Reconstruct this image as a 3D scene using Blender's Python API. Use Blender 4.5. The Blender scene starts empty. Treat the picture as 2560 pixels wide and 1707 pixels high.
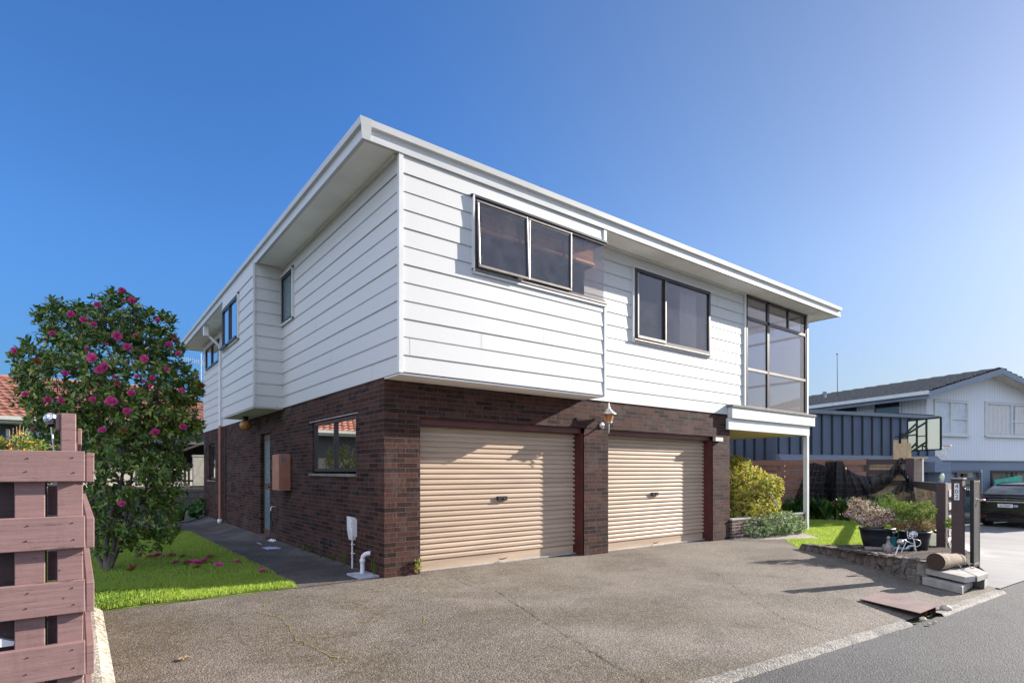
import bpy, math, random
import numpy as np
from mathutils import Vector, Matrix
random.seed(7); rng=np.random.default_rng(7)
S=bpy.context.scene; COL=S.collection
PI=math.pi
# ------------------------------------------------------------------ materials
def newmat(name):
    m=bpy.data.materials.new(name); m.use_nodes=True
    nt=m.node_tree; nt.nodes.clear()
    out=nt.nodes.new('ShaderNodeOutputMaterial'); b=nt.nodes.new('ShaderNodeBsdfPrincipled')
    nt.links.new(b.outputs[0],out.inputs[0])
    return m,nt,b,out
def nd(nt,t,**k):
    n=nt.nodes.new(t)
    for a,v in k.items(): setattr(n,a,v)
    return n
def lk(nt,a,b): nt.links.new(a,b)
def c4(c): return (c[0],c[1],c[2],1)
def pos(nt,scale=(1,1,1),obj=False):
    t=nd(nt,'ShaderNodeTexCoord') if obj else nd(nt,'ShaderNodeNewGeometry')
    mp=nd(nt,'ShaderNodeMapping'); mp.inputs['Scale'].default_value=scale
    lk(nt,t.outputs['Object' if obj else 'Position'],mp.inputs[0]); return mp.outputs[0]
def noise(nt,vec,scale,detail=4,rough=.55):
    n=nd(nt,'ShaderNodeTexNoise'); n.inputs['Scale'].default_value=scale; n.inputs['Detail'].default_value=detail; n.inputs['Roughness'].default_value=rough
    if vec is not None: lk(nt,vec,n.inputs['Vector'])
    return n.outputs['Fac']
def ramp(nt,fac,stops,interp='LINEAR'):
    r=nd(nt,'ShaderNodeValToRGB'); e=r.color_ramp.elements; r.color_ramp.interpolation=interp
    while len(e)<len(stops): e.new(.5)
    for i,(p,c) in enumerate(stops):
        e[i].position=p; e[i].color=c4(c) if not isinstance(c,(int,float)) else (c,c,c,1)
    lk(nt,fac,r.inputs[0]); return r.outputs[0]
def mixc(nt,f,a,b,mode='MIX'):
    n=nd(nt,'ShaderNodeMix',data_type='RGBA',blend_type=mode)
    for s,v in ((0,f),(6,a),(7,b)):
        if isinstance(v,(int,float)): n.inputs[s].default_value=v
        elif isinstance(v,(tuple,list)): n.inputs[s].default_value=c4(v)
        else: lk(nt,v,n.inputs[s])
    return n.outputs[2]
def math_(nt,op,a,b=0.,c=0.):
    n=nd(nt,'ShaderNodeMath',operation=op)
    for i,v in enumerate((a,b,c)):
        if isinstance(v,(int,float)): n.inputs[i].default_value=v
        else: lk(nt,v,n.inputs[i])
    return n.outputs[0]
def bump(nt,b,h,strength=.5,dist=.01):
    n=nd(nt,'ShaderNodeBump'); n.inputs['Strength'].default_value=strength; n.inputs['Distance'].default_value=dist
    lk(nt,h,n.inputs['Height']); lk(nt,n.outputs[0],b.inputs['Normal'])
def plain(name,col,rough=.6,metal=0,vs=6,va=.18,bs=60,bd=.002,bstr=.4,stretch=(1,1,1),col2=None,obj=False,coat=0):
    """base colour with two scales of slight wear and a fine bump"""
    m,nt,b,o=newmat(name); v=pos(nt,stretch,obj)
    n1=noise(nt,v,vs,5,.6); n2=noise(nt,v,vs*9,3)
    dk=tuple(x*(1-va*1.6) for x in col); lt=tuple(min(1,x*(1+va)) for x in col)
    c=ramp(nt,n1,[(.3,dk if not col2 else col2),(.7,lt if not col2 else col)])
    c=mixc(nt,math_(nt,'MULTIPLY',n2,va),c,tuple(x*.55 for x in col))
    lk(nt,c,b.inputs['Base Color']); b.inputs['Roughness'].default_value=rough; b.inputs['Metallic'].default_value=metal
    b.inputs['Coat Weight'].default_value=coat
    bump(nt,b,noise(nt,v,bs,4),bstr,bd); return m
def leafmat(name,stops,rough=.45,trans=.25,spec=.4):
    m,nt,b,o=newmat(name); g=nd(nt,'ShaderNodeNewGeometry')
    c=ramp(nt,g.outputs['Random Per Island'],stops)
    c=mixc(nt,math_(nt,'MULTIPLY',noise(nt,pos(nt),1.7,2),.45),c,tuple(x*.6 for x in stops[0][1]))
    lk(nt,c,b.inputs['Base Color']); b.inputs['Roughness'].default_value=rough; b.inputs['Specular IOR Level'].default_value=spec
    t=nd(nt,'ShaderNodeBsdfTranslucent'); lk(nt,mixc(nt,.5,c,(.25,.3,.03)) if trans>.2 else c,t.inputs[0])
    mx=nd(nt,'ShaderNodeMixShader'); mx.inputs[0].default_value=trans
    lk(nt,b.outputs[0],mx.inputs[1]); lk(nt,t.outputs[0],mx.inputs[2]); lk(nt,mx.outputs[0],o.inputs[0]); return m
def glassmat(name,tint,refl=1.0,rough=.0,ior=1.5):
    m,nt,b,o=newmat(name); nt.nodes.remove(b)
    tr=nd(nt,'ShaderNodeBsdfTransparent'); tr.inputs[0].default_value=c4(tint)
    gl=nd(nt,'ShaderNodeBsdfGlossy'); gl.inputs['Roughness'].default_value=rough
    gl.inputs[0].default_value=(.92,.88,.87,1)
    lw=nd(nt,'ShaderNodeLayerWeight'); lw.inputs[0].default_value=.5
    f=math_(nt,'MULTIPLY_ADD',math_(nt,'POWER',lw.outputs['Facing'],4.),.9,.045); f=math_(nt,'MINIMUM',math_(nt,'MULTIPLY',f,refl),.95)
    df=nd(nt,'ShaderNodeBsdfDiffuse'); df.inputs[0].default_value=(.40,.38,.41,1)
    dust_haze=math_(nt,'MULTIPLY',noise(nt,pos(nt),5,4),.15)  # dust film, strengthened to stand in for the hazy sky reflection
    m0=nd(nt,'ShaderNodeMixShader'); lk(nt,dust_haze,m0.inputs[0]); lk(nt,tr.outputs[0],m0.inputs[1]); lk(nt,df.outputs[0],m0.inputs[2])
    mx=nd(nt,'ShaderNodeMixShader'); lk(nt,f,mx.inputs[0]); lk(nt,m0.outputs[0],mx.inputs[1]); lk(nt,gl.outputs[0],mx.inputs[2])
    lk(nt,mx.outputs[0],o.inputs[0]); return m
def brickmat(name,c1,c2,mortar,bw=.31,rh=.065,ms=.0065,flip=1):
    m,nt,b,o=newmat(name); g=nd(nt,'ShaderNodeNewGeometry'); s=nd(nt,'ShaderNodeSeparateXYZ'); lk(nt,g.outputs['Position'],s.inputs[0])
    u=math_(nt,'ADD',s.outputs[0],math_(nt,'MULTIPLY',s.outputs[1],flip))
    cb=nd(nt,'ShaderNodeCombineXYZ'); lk(nt,u,cb.inputs[0]); lk(nt,s.outputs[2],cb.inputs[1])
    wob=nd(nt,'ShaderNodeVectorMath',operation='ADD'); nn=nd(nt,'ShaderNodeTexNoise'); nn.inputs['Scale'].default_value=9
    sc=nd(nt,'ShaderNodeVectorMath',operation='SCALE'); sc.inputs['Scale'].default_value=.006; lk(nt,nn.outputs['Color'],sc.inputs[0])
    lk(nt,cb.outputs[0],wob.inputs[0]); lk(nt,sc.outputs[0],wob.inputs[1])
    br=nd(nt,'ShaderNodeTexBrick'); br.offset=.42; lk(nt,wob.outputs[0],br.inputs['Vector'])
    br.inputs['Color1'].default_value=c4(c1); br.inputs['Color2'].default_value=c4(c2); br.inputs['Mortar'].default_value=c4(mortar)
    br.inputs['Scale'].default_value=1; br.inputs['Mortar Size'].default_value=ms; br.inputs['Mortar Smooth'].default_value=.15
    br.inputs['Brick Width'].default_value=bw; br.inputs['Row Height'].default_value=rh; br.inputs['Bias'].default_value=-.1
    mp=nd(nt,'ShaderNodeMapping'); mp.inputs['Scale'].default_value=(95,7,1); lk(nt,cb.outputs[0],mp.inputs[0])
    streak=noise(nt,mp.outputs[0],1,3,.7)
    big=noise(nt,cb.outputs[0],1.1,4)
    c=mixc(nt,ramp(nt,streak,[(.42,0.),(.62,.6)]),br.outputs['Color'],tuple(x*.4 for x in c2))
    c=mixc(nt,ramp(nt,streak,[(.28,.55),(.42,0.)]),c,tuple(min(1,x*2.1) for x in c1))
    pat=noise(nt,cb.outputs[0],5,2); c=mixc(nt,ramp(nt,pat,[(.54,0.),(.74,.55)]),c,(.085,.072,.070))
    c=mixc(nt,ramp(nt,big,[(.55,0.),(.8,.35)]),c,(.17,.15,.14))
    c=mixc(nt,br.outputs['Fac'],c,br.inputs['Mortar'].default_value[:3])
    lk(nt,c,b.inputs['Base Color']); b.inputs['Roughness'].default_value=.85; b.inputs['Specular IOR Level'].default_value=.15
    h=math_(nt,'SUBTRACT',math_(nt,'MULTIPLY',streak,.35),math_(nt,'MULTIPLY',br.outputs['Fac'],1.6))
    bump(nt,b,h,1,.014); return m
def sidingmat(name,col=(.54,.54,.53),stain=.9):
    m,nt,b,o=newmat(name); v=pos(nt)
    s1=noise(nt,pos(nt,(1,1,.35)),1.3,5,.65); s2=noise(nt,pos(nt,(14,14,2)),1,4,.7); s3=noise(nt,v,45,5,.75)
    c=mixc(nt,ramp(nt,s1,[(.42,0.),(.85,.38*stain)]),col,(.60,.57,.52))
    c=mixc(nt,ramp(nt,s2,[(.55,0.),(.85,.22*stain)]),c,(.52,.51,.50))
    # flaked patches of paint with a shape of their own
    fl=math_(nt,'MULTIPLY',ramp(nt,noise(nt,pos(nt,(1,1,2.2)),2.1,3),[(.62,0.),(.70,1.)]),ramp(nt,s3,[(.56,0.),(.62,1.)]))
    c=mixc(nt,math_(nt,'MULTIPLY',fl,.75*stain),c,(.38,.36,.33))
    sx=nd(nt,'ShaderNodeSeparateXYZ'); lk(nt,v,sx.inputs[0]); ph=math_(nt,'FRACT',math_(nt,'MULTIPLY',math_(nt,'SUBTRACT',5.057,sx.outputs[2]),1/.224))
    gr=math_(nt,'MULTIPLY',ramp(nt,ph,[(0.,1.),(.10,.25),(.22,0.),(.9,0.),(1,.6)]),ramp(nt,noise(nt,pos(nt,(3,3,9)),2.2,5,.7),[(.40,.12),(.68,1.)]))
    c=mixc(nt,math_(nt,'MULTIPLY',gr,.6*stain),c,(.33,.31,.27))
    sp=nd(nt,'ShaderNodeTexVoronoi'); sp.inputs['Scale'].default_value=2.6; lk(nt,v,sp.inputs['Vector'])
    c=mixc(nt,ramp(nt,sp.outputs['Distance'],[(.018,.8),(.03,0.)]),c,(.12,.1,.09))
    lk(nt,c,b.inputs['Base Color']); b.inputs['Roughness'].default_value=.55
    bump(nt,b,noise(nt,pos(nt,(3,3,18)),6,4),.25,.003); return m
def asphaltmat(name,c1,c2,stone,moss=.5,scale=1.):
    m,nt,b,o=newmat(name); v=pos(nt)
    vo=nd(nt,'ShaderNodeTexVoronoi'); vo.inputs['Scale'].default_value=88*scale; lk(nt,v,vo.inputs['Vector'])
    vo2=nd(nt,'ShaderNodeTexVoronoi'); vo2.inputs['Scale'].default_value=60*scale; lk(nt,v,vo2.inputs['Vector'])
    big=noise(nt,v,.55,6,.62); mid=noise(nt,v,2.6,5,.65); fine=noise(nt,v,170,3,.7)
    streak=noise(nt,pos(nt,(.35,1.5,1)),1.1,4,.6)
    c=ramp(nt,big,[(.42,c1),(.58,c2)])
    c=mixc(nt,ramp(nt,streak,[(.45,0.),(.75,.35)]),c,tuple(x*1.35 for x in c2))
    cc=ramp(nt,vo.outputs['Color'],[(.1,tuple(x*.22 for x in stone)),(.5,stone),(.9,tuple(min(1,x*2.3) for x in stone))])
    c=mixc(nt,.5,c,cc)
    c=mixc(nt,ramp(nt,fine,[(.5,0.),(.75,.6)]),c,tuple(x*.35 for x in c1))
    c=mixc(nt,ramp(nt,mid,[(.54,0.),(.8,.5)]),c,tuple(x*.5 for x in c1))
    mz=math_(nt,'MULTIPLY',ramp(nt,noise(nt,v,.75,5,.7),[(.43,0.),(.57,1.)]),ramp(nt,noise(nt,v,16,3,.7),[(.42,0.),(.62,1.)]))
    sX=nd(nt,'ShaderNodeSeparateXYZ'); lk(nt,v,sX.inputs[0]); wX=nd(nt,'ShaderNodeMapRange')
    for q,val in zip((1,2,3,4),(-.8,2.5,1.,.22)): wX.inputs[q].default_value=val
    lk(nt,sX.outputs[0],wX.inputs[0]); mz=math_(nt,'MULTIPLY',mz,wX.outputs[0])
    c=mixc(nt,math_(nt,'MULTIPLY',mz,moss),c,(.075,.053,.016))
    lk(nt,c,b.inputs['Base Color']); b.inputs['Roughness'].default_value=.85
    h=math_(nt,'SUBTRACT',math_(nt,'MULTIPLY',fine,.25),math_(nt,'ADD',vo.outputs['Distance'],math_(nt,'MULTIPLY',vo2.outputs['Distance'],.6)))
    bump(nt,b,h,.8,.006); return m
MT={}
MT['siding']=sidingmat('painted_weatherboard')
MT['trim']=plain('white_trim',(.62,.62,.605),.5,vs=3,va=.06,bs=30,bd=.001)
MT['fascia']=plain('white_fascia',(.55,.55,.54),.38,vs=2,va=.05,bs=14,bd=.001,stretch=(1,1,4))
MT['soffit']=plain('soffit_board',(.93,.92,.90),.7,vs=1.2,va=.08,bs=30,bd=.0006)
MT['tan_soffit']=plain('deck_soffit',(.80,.62,.32),.7,vs=1.5,va=.06)
MT['brick']=brickmat('dark_red_brick',(.102,.043,.031),(.013,.0085,.0085),(.095,.086,.081),ms=.0046)
MT['alu']=plain('dark_aluminium',(.035,.033,.036),.35,metal=.3,vs=8,va=.2,bd=.0005)
MT['bronze']=plain('bronze_sash',(.30,.265,.235),.35,metal=.55,vs=8,va=.15,bd=.0005)
MT['glass']=glassmat('tinted_glass',(.80,.78,.78),1.3)
MT['glass_return']=glassmat('return_glass',(.95,.94,.93),.6)
MT['glass_clear']=glassmat('pale_tinted_glass',(.82,.81,.82),1.)
MT['glass_left']=glassmat('shaded_glass',(.50,.51,.53),4.5)
MT['frost']=plain('frosted_glass',(.16,.24,.27),.15,vs=40,va=.4,bs=120,bd=.004,bstr=.8)
MT['rollerdoor']=plain('roller_door_paint',(.46,.335,.235),.5,vs=1.6,va=.13,bs=9,bd=.001,stretch=(.5,1,5))
MT['jamb']=plain('red_jamb_paint',(.10,.021,.018),.5,vs=4,va=.25,bs=14,bd=.002)
MT['slate']=plain('weathered_flashing',(.15,.14,.13),.85,vs=5,va=.45,bs=40,bd=.006,col2=(.28,.26,.24))
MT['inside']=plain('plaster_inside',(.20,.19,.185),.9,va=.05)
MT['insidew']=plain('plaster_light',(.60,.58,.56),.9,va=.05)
MT['roofmetal']=plain('roof_metal',(.30,.31,.33),.6,va=.1)
MT['pvc']=plain('white_plastic',(.72,.72,.74),.35,vs=10,va=.06,bd=.0004)
MT['terracotta_paint']=plain('terracotta_paint',(.36,.155,.10),.5,vs=5,va=.1,bd=.0008)
MT['bamboo']=plain('bamboo_slats',(.75,.40,.20),.6,vs=2,va=.3,bs=90,bd=.003,stretch=(.3,.3,9))
MT['darkmetal']=plain('dark_metal',(.025,.026,.028),.45,metal=.4,va=.2)
MT['silver']=plain('pale_metal',(.55,.54,.52),.4,metal=.5,va=.15)
MT['asphalt']=asphaltmat('old_asphalt',(.055,.042,.028),(.178,.150,.122),(.170,.140,.110),1.)
MT['road']=asphaltmat('road_asphalt',(.040,.039,.040),(.068,.066,.067),(.075,.07,.068),.06,1.2)
MT['pathmat']=asphaltmat('side_path_concrete',(.026,.017,.017),(.15,.135,.13),(.07,.058,.055),.8,.6)
MT['concrete']=asphaltmat('pale_concrete',(.15,.138,.118),(.23,.208,.18),(.21,.188,.16),.25,.8)
MT['slab']=plain('cast_concrete',(.38,.355,.32),.85,vs=5,va=.16,bs=70,bd=.004,bstr=.7)
MT['drive2']=plain('smooth_concrete',(.215,.205,.20),.75,vs=.8,va=.18,bs=40,bd=.001,stretch=(1,.25,1))
MT['frontpath']=asphaltmat('front_path_concrete',(.27,.235,.20),(.36,.33,.29),(.30,.26,.22),.2,.7)
MT['soil']=plain('bark_and_soil',(.085,.06,.045),.95,vs=14,va=.5,bs=45,bd=.03,bstr=1)
MT['ground']=plain('rough_ground',(.075,.085,.04),.95,vs=.6,va=.3,bs=20,bd=.02)
MT['turf']=plain('turf_base',(.16,.22,.035),.95,vs=9,va=.35,bs=90,bd=.015)
MT['crack']=plain('crack_dirt',(.018,.016,.014),.95)
MT['mossline']=plain('moss_in_crack',(.26,.23,.05),.95,vs=40,va=.4)
def fencemat(name,col):
    m,nt,b,o=newmat(name); v=pos(nt,(1.2,1.2,1.2))
    gr=noise(nt,pos(nt,(2.5,2.5,60)),1,5,.7); wear=noise(nt,v,7,6,.75)
    c=ramp(nt,gr,[(.3,tuple(x*.78 for x in col)),(.7,tuple(x*1.12 for x in col))])
    c=mixc(nt,ramp(nt,wear,[(.62,0.),(.75,.35)]),c,(.44,.33,.28))
    kn=nd(nt,'ShaderNodeTexVoronoi'); kn.inputs['Scale'].default_value=9; lk(nt,pos(nt),kn.inputs['Vector'])
    c=mixc(nt,ramp(nt,kn.outputs['Distance'],[(.03,.85),(.055,0.)]),c,(.03,.02,.018))
    cr=noise(nt,pos(nt,(4,4,90)),1.3,3,.8)
    c=mixc(nt,ramp(nt,cr,[(.62,0.),(.66,.75)]),c,tuple(x*.3 for x in col))
    dr=noise(nt,pos(nt,(9,9,1.3)),1,5,.75); c=mixc(nt,ramp(nt,dr,[(.52,0.),(.72,.5)]),c,tuple(x*.55 for x in col))
    lk(nt,c,b.inputs['Base Color']); b.inputs['Roughness'].default_value=.7; bump(nt,b,math_(nt,'SUBTRACT',math_(nt,'ADD',gr,math_(nt,'MULTIPLY',wear,.8)),ramp(nt,cr,[(.66,0.),(.70,1.)])),.6,.003); return m
MT['fence']=fencemat('mauve_brown_paint',(.262,.152,.140))
MT['fence_end']=plain('raw_timber_edge',(.42,.29,.19),.8,vs=12,va=.25,bs=60,bd=.002)
MT['fence_back']=fencemat('brown_fence_paint',(.27,.14,.10))
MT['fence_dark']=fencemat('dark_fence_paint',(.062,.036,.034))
MT['pine']=plain('raw_pine',(.52,.38,.22),.75,vs=4,va=.18,stretch=(6,6,1),bs=20,bd=.001)
MT['greywood']=plain('grey_weathered_wood',(.34,.31,.28),.85,vs=5,va=.25,stretch=(1,1,8),bd=.002)
MT['leaf_cam']=leafmat('camellia_leaf',[(0,(.05,.13,.02)),(.45,(.13,.23,.04)),(.60,(.13,.10,.03)),(.62,(.15,.27,.045)),(.8,(.32,.38,.07)),(1,(.50,.44,.10))],.30,.16,.55)
MT['bark']=plain('grey_bark',(.16,.125,.10),.9,vs=14,va=.35,bs=50,bd=.006)
def petal(name,a,b_): return leafmat(name,[(0,a),(1,b_)],.6,.22,.2)
MT['pink']=petal('pink_petal',(.70,.006,.24),(.96,.17,.50))
MT['pinkfade']=petal('faded_petal',(.42,.07,.09),(.62,.22,.20))
MT['brownpetal']=petal('brown_petal',(.26,.10,.03),(.40,.18,.07))
MT['bud']=plain('bud',(.50,.12,.16),.6)
MT['grass']=leafmat('grass_blade',[(0,(.20,.34,.035)),(.45,(.46,.66,.08)),(.85,(.66,.76,.16)),(1,(.72,.62,.28))],.6,.5,.2)
MT['tile']=plain('red_roof_tile',(.37,.165,.11),.75,vs=3,va=.22,bs=40,bd=.002)
# ------------------------------------------------------------------ mesh helpers
ORG={}
class MB:
    def __init__(s): s.v=[]; s.f=[]; s.sm=[]
    def add(s,vs,fs,smooth=False):
        n=len(s.v); s.v+= [tuple(x) for x in vs]; s.f+=[tuple(i+n for i in f) for f in fs]; s.sm+=[smooth]*len(fs); return s
    def box(s,x0,x1,y0,y1,z0,z1,mp=None):
        x0,x1=min(x0,x1),max(x0,x1);y0,y1=min(y0,y1),max(y0,y1);z0,z1=min(z0,z1),max(z0,z1)
        v=[(x0,y0,z0),(x1,y0,z0),(x1,y1,z0),(x0,y1,z0),(x0,y0,z1),(x1,y0,z1),(x1,y1,z1),(x0,y1,z1)]
        if mp: v=[mp(*p) for p in v]
        return s.add(v,[(0,3,2,1),(4,5,6,7),(0,1,5,4),(1,2,6,5),(2,3,7,6),(3,0,4,7)])
    def obox(s,a,b,w,h,up=(0,0,1)):
        """bar from a to b, w wide sideways, h high"""
        a=Vector(a);b=Vector(b);d=(b-a).normalized();up=Vector(up)
        sd=d.cross(up)
        if sd.length<1e-4: sd=Vector((1,0,0))
        sd.normalize();u=sd.cross(d).normalized()
        v=[]
        for p in (a,b):
            for i,j in ((-1,-1),(1,-1),(1,1),(-1,1)): v.append(p+sd*(i*w/2)+u*(j*h/2))
        return s.add(v,[(0,1,2,3),(7,6,5,4),(0,4,5,1),(1,5,6,2),(2,6,7,3),(3,7,4,0)])
    def tube(s,pts,r,seg=8,cap=True):
        pts=[Vector(p) for p in pts]; n=len(pts); rs=r if isinstance(r,(list,tuple)) else [r]*n
        vs=[];ref=Vector((0,0,1))
        for i,p in enumerate(pts):
            d=(pts[min(i+1,n-1)]-pts[max(i-1,0)]).normalized()
            if abs(d.dot(ref))>.95: ref=Vector((1,0,0))
            a=d.cross(ref).normalized();b=a.cross(d).normalized(); ref=b
            for k in range(seg):
                t=2*PI*k/seg; vs.append(p+a*(math.cos(t)*rs[i])+b*(math.sin(t)*rs[i]))
        fs=[]
        for i in range(n-1):
            for k in range(seg): fs.append((i*seg+k,i*seg+(k+1)%seg,(i+1)*seg+(k+1)%seg,(i+1)*seg+k))
        s.add(vs,fs,True)
        if cap:
            s.add(vs[:seg],[tuple(range(seg))]); s.add(vs[-seg:],[tuple(range(seg))[::-1]])
        return s
    def lathe(s,c,prof,seg=20,rot=None):
        vs=[]
        for r,z in prof:
            for k in range(seg):
                t=2*PI*k/seg; p=Vector((r*math.cos(t),r*math.sin(t),z))
                if rot: p=rot@p
                vs.append(Vector(c)+p)
        fs=[(i*seg+k,i*seg+(k+1)%seg,(i+1)*seg+(k+1)%seg,(i+1)*seg+k) for i in range(len(prof)-1) for k in range(seg)]
        return s.add(vs,fs,True)
    def sphere(s,c,r,seg=14,ring=9,sz=1.):
        return s.lathe(c,[(max(1e-4,r*math.sin(PI*i/ring)),-r*sz*math.cos(PI*i/ring)) for i in range(ring+1)],seg)
    def prism(s,poly,mp,o0,o1):
        """closed extrusion of a 2-D polygon between offsets; mp(a,b,o) -> xyz"""
        n=len(poly); v=[mp(a,b,o0) for a,b in poly]+[mp(a,b,o1) for a,b in poly]
        return s.add(v,[tuple(range(n))[::-1],tuple(range(n,2*n))]+[(i,(i+1)%n,n+(i+1)%n,n+i) for i in range(n)])
    def build(s,name,mat,parent=None,bev=0,org=None,fixn=True):
        me=bpy.data.meshes.new(name)
        if parent is not None: off=ORG[parent.name]
        else: off=Vector(org) if org else Vector((0,0,0))
        me.from_pydata([(a-off[0],b-off[1],c-off[2]) for a,b,c in s.v],[],s.f)
        me.polygons.foreach_set('use_smooth',s.sm); me.materials.append(mat)
        if fixn and len(s.f)<30000:
            import bmesh
            bm=bmesh.new(); bm.from_mesh(me); bmesh.ops.recalc_face_normals(bm,faces=bm.faces); bm.to_mesh(me); bm.free()
        me.update()
        o=bpy.data.objects.new(name,me); COL.objects.link(o)
        if parent is not None: o.parent=parent
        else: o.location=off
        ORG[o.name]=Vector(off)
        if bev:
            b=o.modifiers.new('b','BEVEL'); b.width=bev; b.segments=2; b.limit_method='ANGLE'; b.harden_normals=False
        return o
def tag(o,label=None,cat=None,group=None,kind=None):
    if label:o['label']=label
    if cat:o['category']=cat
    if group:o['group']=group
    if kind:o['kind']=kind
    return o
def thing(name,label,cat,loc=(0,0,0),rz=0,group=None,local=False):
    o=bpy.data.objects.new(name,None); COL.objects.link(o); o.location=loc; o.rotation_euler=(0,0,rz); o.empty_display_size=.2
    ORG[o.name]=Vector((0,0,0)) if local else Vector(loc)
    return tag(o,label,cat,group)
def struct(name,mb,mat,**k): return tag(mb.build(name,mat,**k),kind='structure')
def copy_tree(o,parent=None):
    c=o.copy(); COL.objects.link(c)
    if parent: c.parent=parent
    for ch in list(o.children): copy_tree(ch,c)
    return c
# ------------------------------------------------------------------ terrain
def sst(a,b,x):
    t=min(1,max(0,(x-a)/(b-a))); return t*t*(3-2*t)
def zg(x,y):
    z=-.01*min(8,max(0,x))
    if y>0 and x<0: z-=.0127*min(y,14)
    if y<-4.9: z-=.02*min(1,(-4.9-y))
    k=sst(-1,0,y-(-3.45+(x-9.2)*.36)) if x>6 else 1
    return z-.60*(k*sst(17.3,22.5,x)+(1-k)*sst(6.5,19.5,x))
def drape(poly,step,dz,name,mat,kind='structure',parent=None,fn=zg):
    import bmesh
    from mathutils.geometry import tessellate_polygon
    bm=bmesh.new()
    for tri in tessellate_polygon([[Vector((x,y,0)) for x,y in poly]]):
        pl=[poly[k] for k in tri]
        ar=sum(pl[i][0]*pl[(i+1)%3][1]-pl[(i+1)%3][0]*pl[i][1] for i in range(3))
        if ar<0: pl=pl[::-1]
        xs=[p[0] for p in pl]; ys=[p[1] for p in pl]; b2=bmesh.new()
        i0,i1=math.floor(min(xs)/step),math.ceil(max(xs)/step); j0,j1=math.floor(min(ys)/step),math.ceil(max(ys)/step)
        g=[[b2.verts.new((i*step,j*step,0)) for j in range(j0,j1+1)] for i in range(i0,i1+1)]
        for i in range(i1-i0):
            for j in range(j1-j0): b2.faces.new((g[i][j],g[i+1][j],g[i+1][j+1],g[i][j+1]))
        for i in range(3):
            a=Vector((*pl[i],0)); b=Vector((*pl[(i+1)%3],0)); d=b-a
            bmesh.ops.bisect_plane(b2,geom=b2.verts[:]+b2.edges[:]+b2.faces[:],plane_co=a,plane_no=Vector((d.y,-d.x,0)).normalized(),clear_outer=True)
        t_=bpy.data.meshes.new('t'); b2.to_mesh(t_); b2.free(); bm.from_mesh(t_); bpy.data.meshes.remove(t_)
    bmesh.ops.remove_doubles(bm,verts=bm.verts,dist=.0005)
    for v in bm.verts: v.co.z=fn(v.co.x,v.co.y)+dz
    me=bpy.data.meshes.new(name); bm.to_mesh(me); bm.free(); me.materials.append(mat)
    o=bpy.data.objects.new(name,me); COL.objects.link(o); ORG[o.name]=Vector((0,0,0))
    if parent: o.parent=parent
    elif kind: o['kind']=kind
    return o
def inpoly(x,y,p):
    r=False;n=len(p)
    for i in range(n):
        x0,y0=p[i];x1,y1=p[(i+1)%n]
        if (y0>y)!=(y1>y) and x<(x1-x0)*(y-y0)/(y1-y0)+x0: r=not r
    return r
# ------------------------------------------------------------------ camera geometry (metres, level camera 1.38 m up)
CAM=Vector((-3.152,-6.833,1.38)); FX,FY=.608186,.793794
def PD(u,v,D):
    a=(u-1176)/1302.5
    return Vector((CAM.x+D*(FX+a*FY),CAM.y+D*(FY-a*FX),CAM.z-D*(v-1082)/1302.5))
cam=bpy.data.cameras.new('camera'); co=bpy.data.objects.new('camera',cam); COL.objects.link(co); S.camera=co
co.location=CAM; co.rotation_euler=(PI/2,0,-math.atan2(FX,FY)); cam.sensor_width=36; cam.lens=1302.5/2352*36
cam.shift_y=298/2352; cam.clip_end=2000; cam.clip_start=.05
# ------------------------------------------------------------------ light
SUN=Vector((3.75,-1.0,1.62)).normalized()
sl=bpy.data.lights.new('sun','SUN'); so=bpy.data.objects.new('sun',sl); COL.objects.link(so)
sl.energy=5.0; sl.angle=math.radians(.5); sl.color=(1,.93,.84); so.rotation_euler=SUN.to_track_quat('Z','Y').to_euler(); so.location=(20,-10,20)
w=bpy.data.worlds.new('World'); S.world=w; w.use_nodes=True; nt=w.node_tree
sk=nt.nodes.new('ShaderNodeTexSky'); sk.sky_type='NISHITA'; sk.sun_disc=False
sk.sun_elevation=math.asin(SUN.z); sk.sun_rotation=math.atan2(SUN.x,SUN.y)
sk.air_density=1.1; sk.dust_density=.5; sk.ozone_density=3.6; sk.altitude=0
bg=nt.nodes['Background']; 
def wn(t,**k):
    n=nt.nodes.new(t)
    for a,v in k.items(): setattr(n,a,v)
    return n
tc=wn('ShaderNodeTexCoord'); DIR=tc.outputs['Generated']
def wdot(v):
    n=wn('ShaderNodeVectorMath',operation='DOT_PRODUCT'); n.inputs[1].default_value=v; nt.links.new(DIR,n.inputs[0]); return n.outputs['Value']
def wmap(x,a,b,c,d):
    n=wn('ShaderNodeMapRange',interpolation_type='SMOOTHSTEP')
    for q,v in zip((1,2,3,4),(a,b,c,d)): n.inputs[q].default_value=v
    nt.links.new(x,n.inputs[0]); return n.outputs[0]
# clear-air tint: deeper blue away from the sun, paler towards it, a little haze at the horizon
t1=wmap(wdot(tuple(SUN)),.25,.92,0,1); tint=mixc(nt,t1,(.40,.68,1.02),(.75,.69,.715))
col_=mixc(nt,1.,sk.outputs[0],tint,'MULTIPLY')
el=wmap(wdot((0,0,1)),.0,.36,.56,1.); vv=wn('ShaderNodeCombineColor')
for q in range(3): nt.links.new(el,vv.inputs[q])
col_=mixc(nt,1.,col_,vv.outputs[0],'MULTIPLY')
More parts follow.
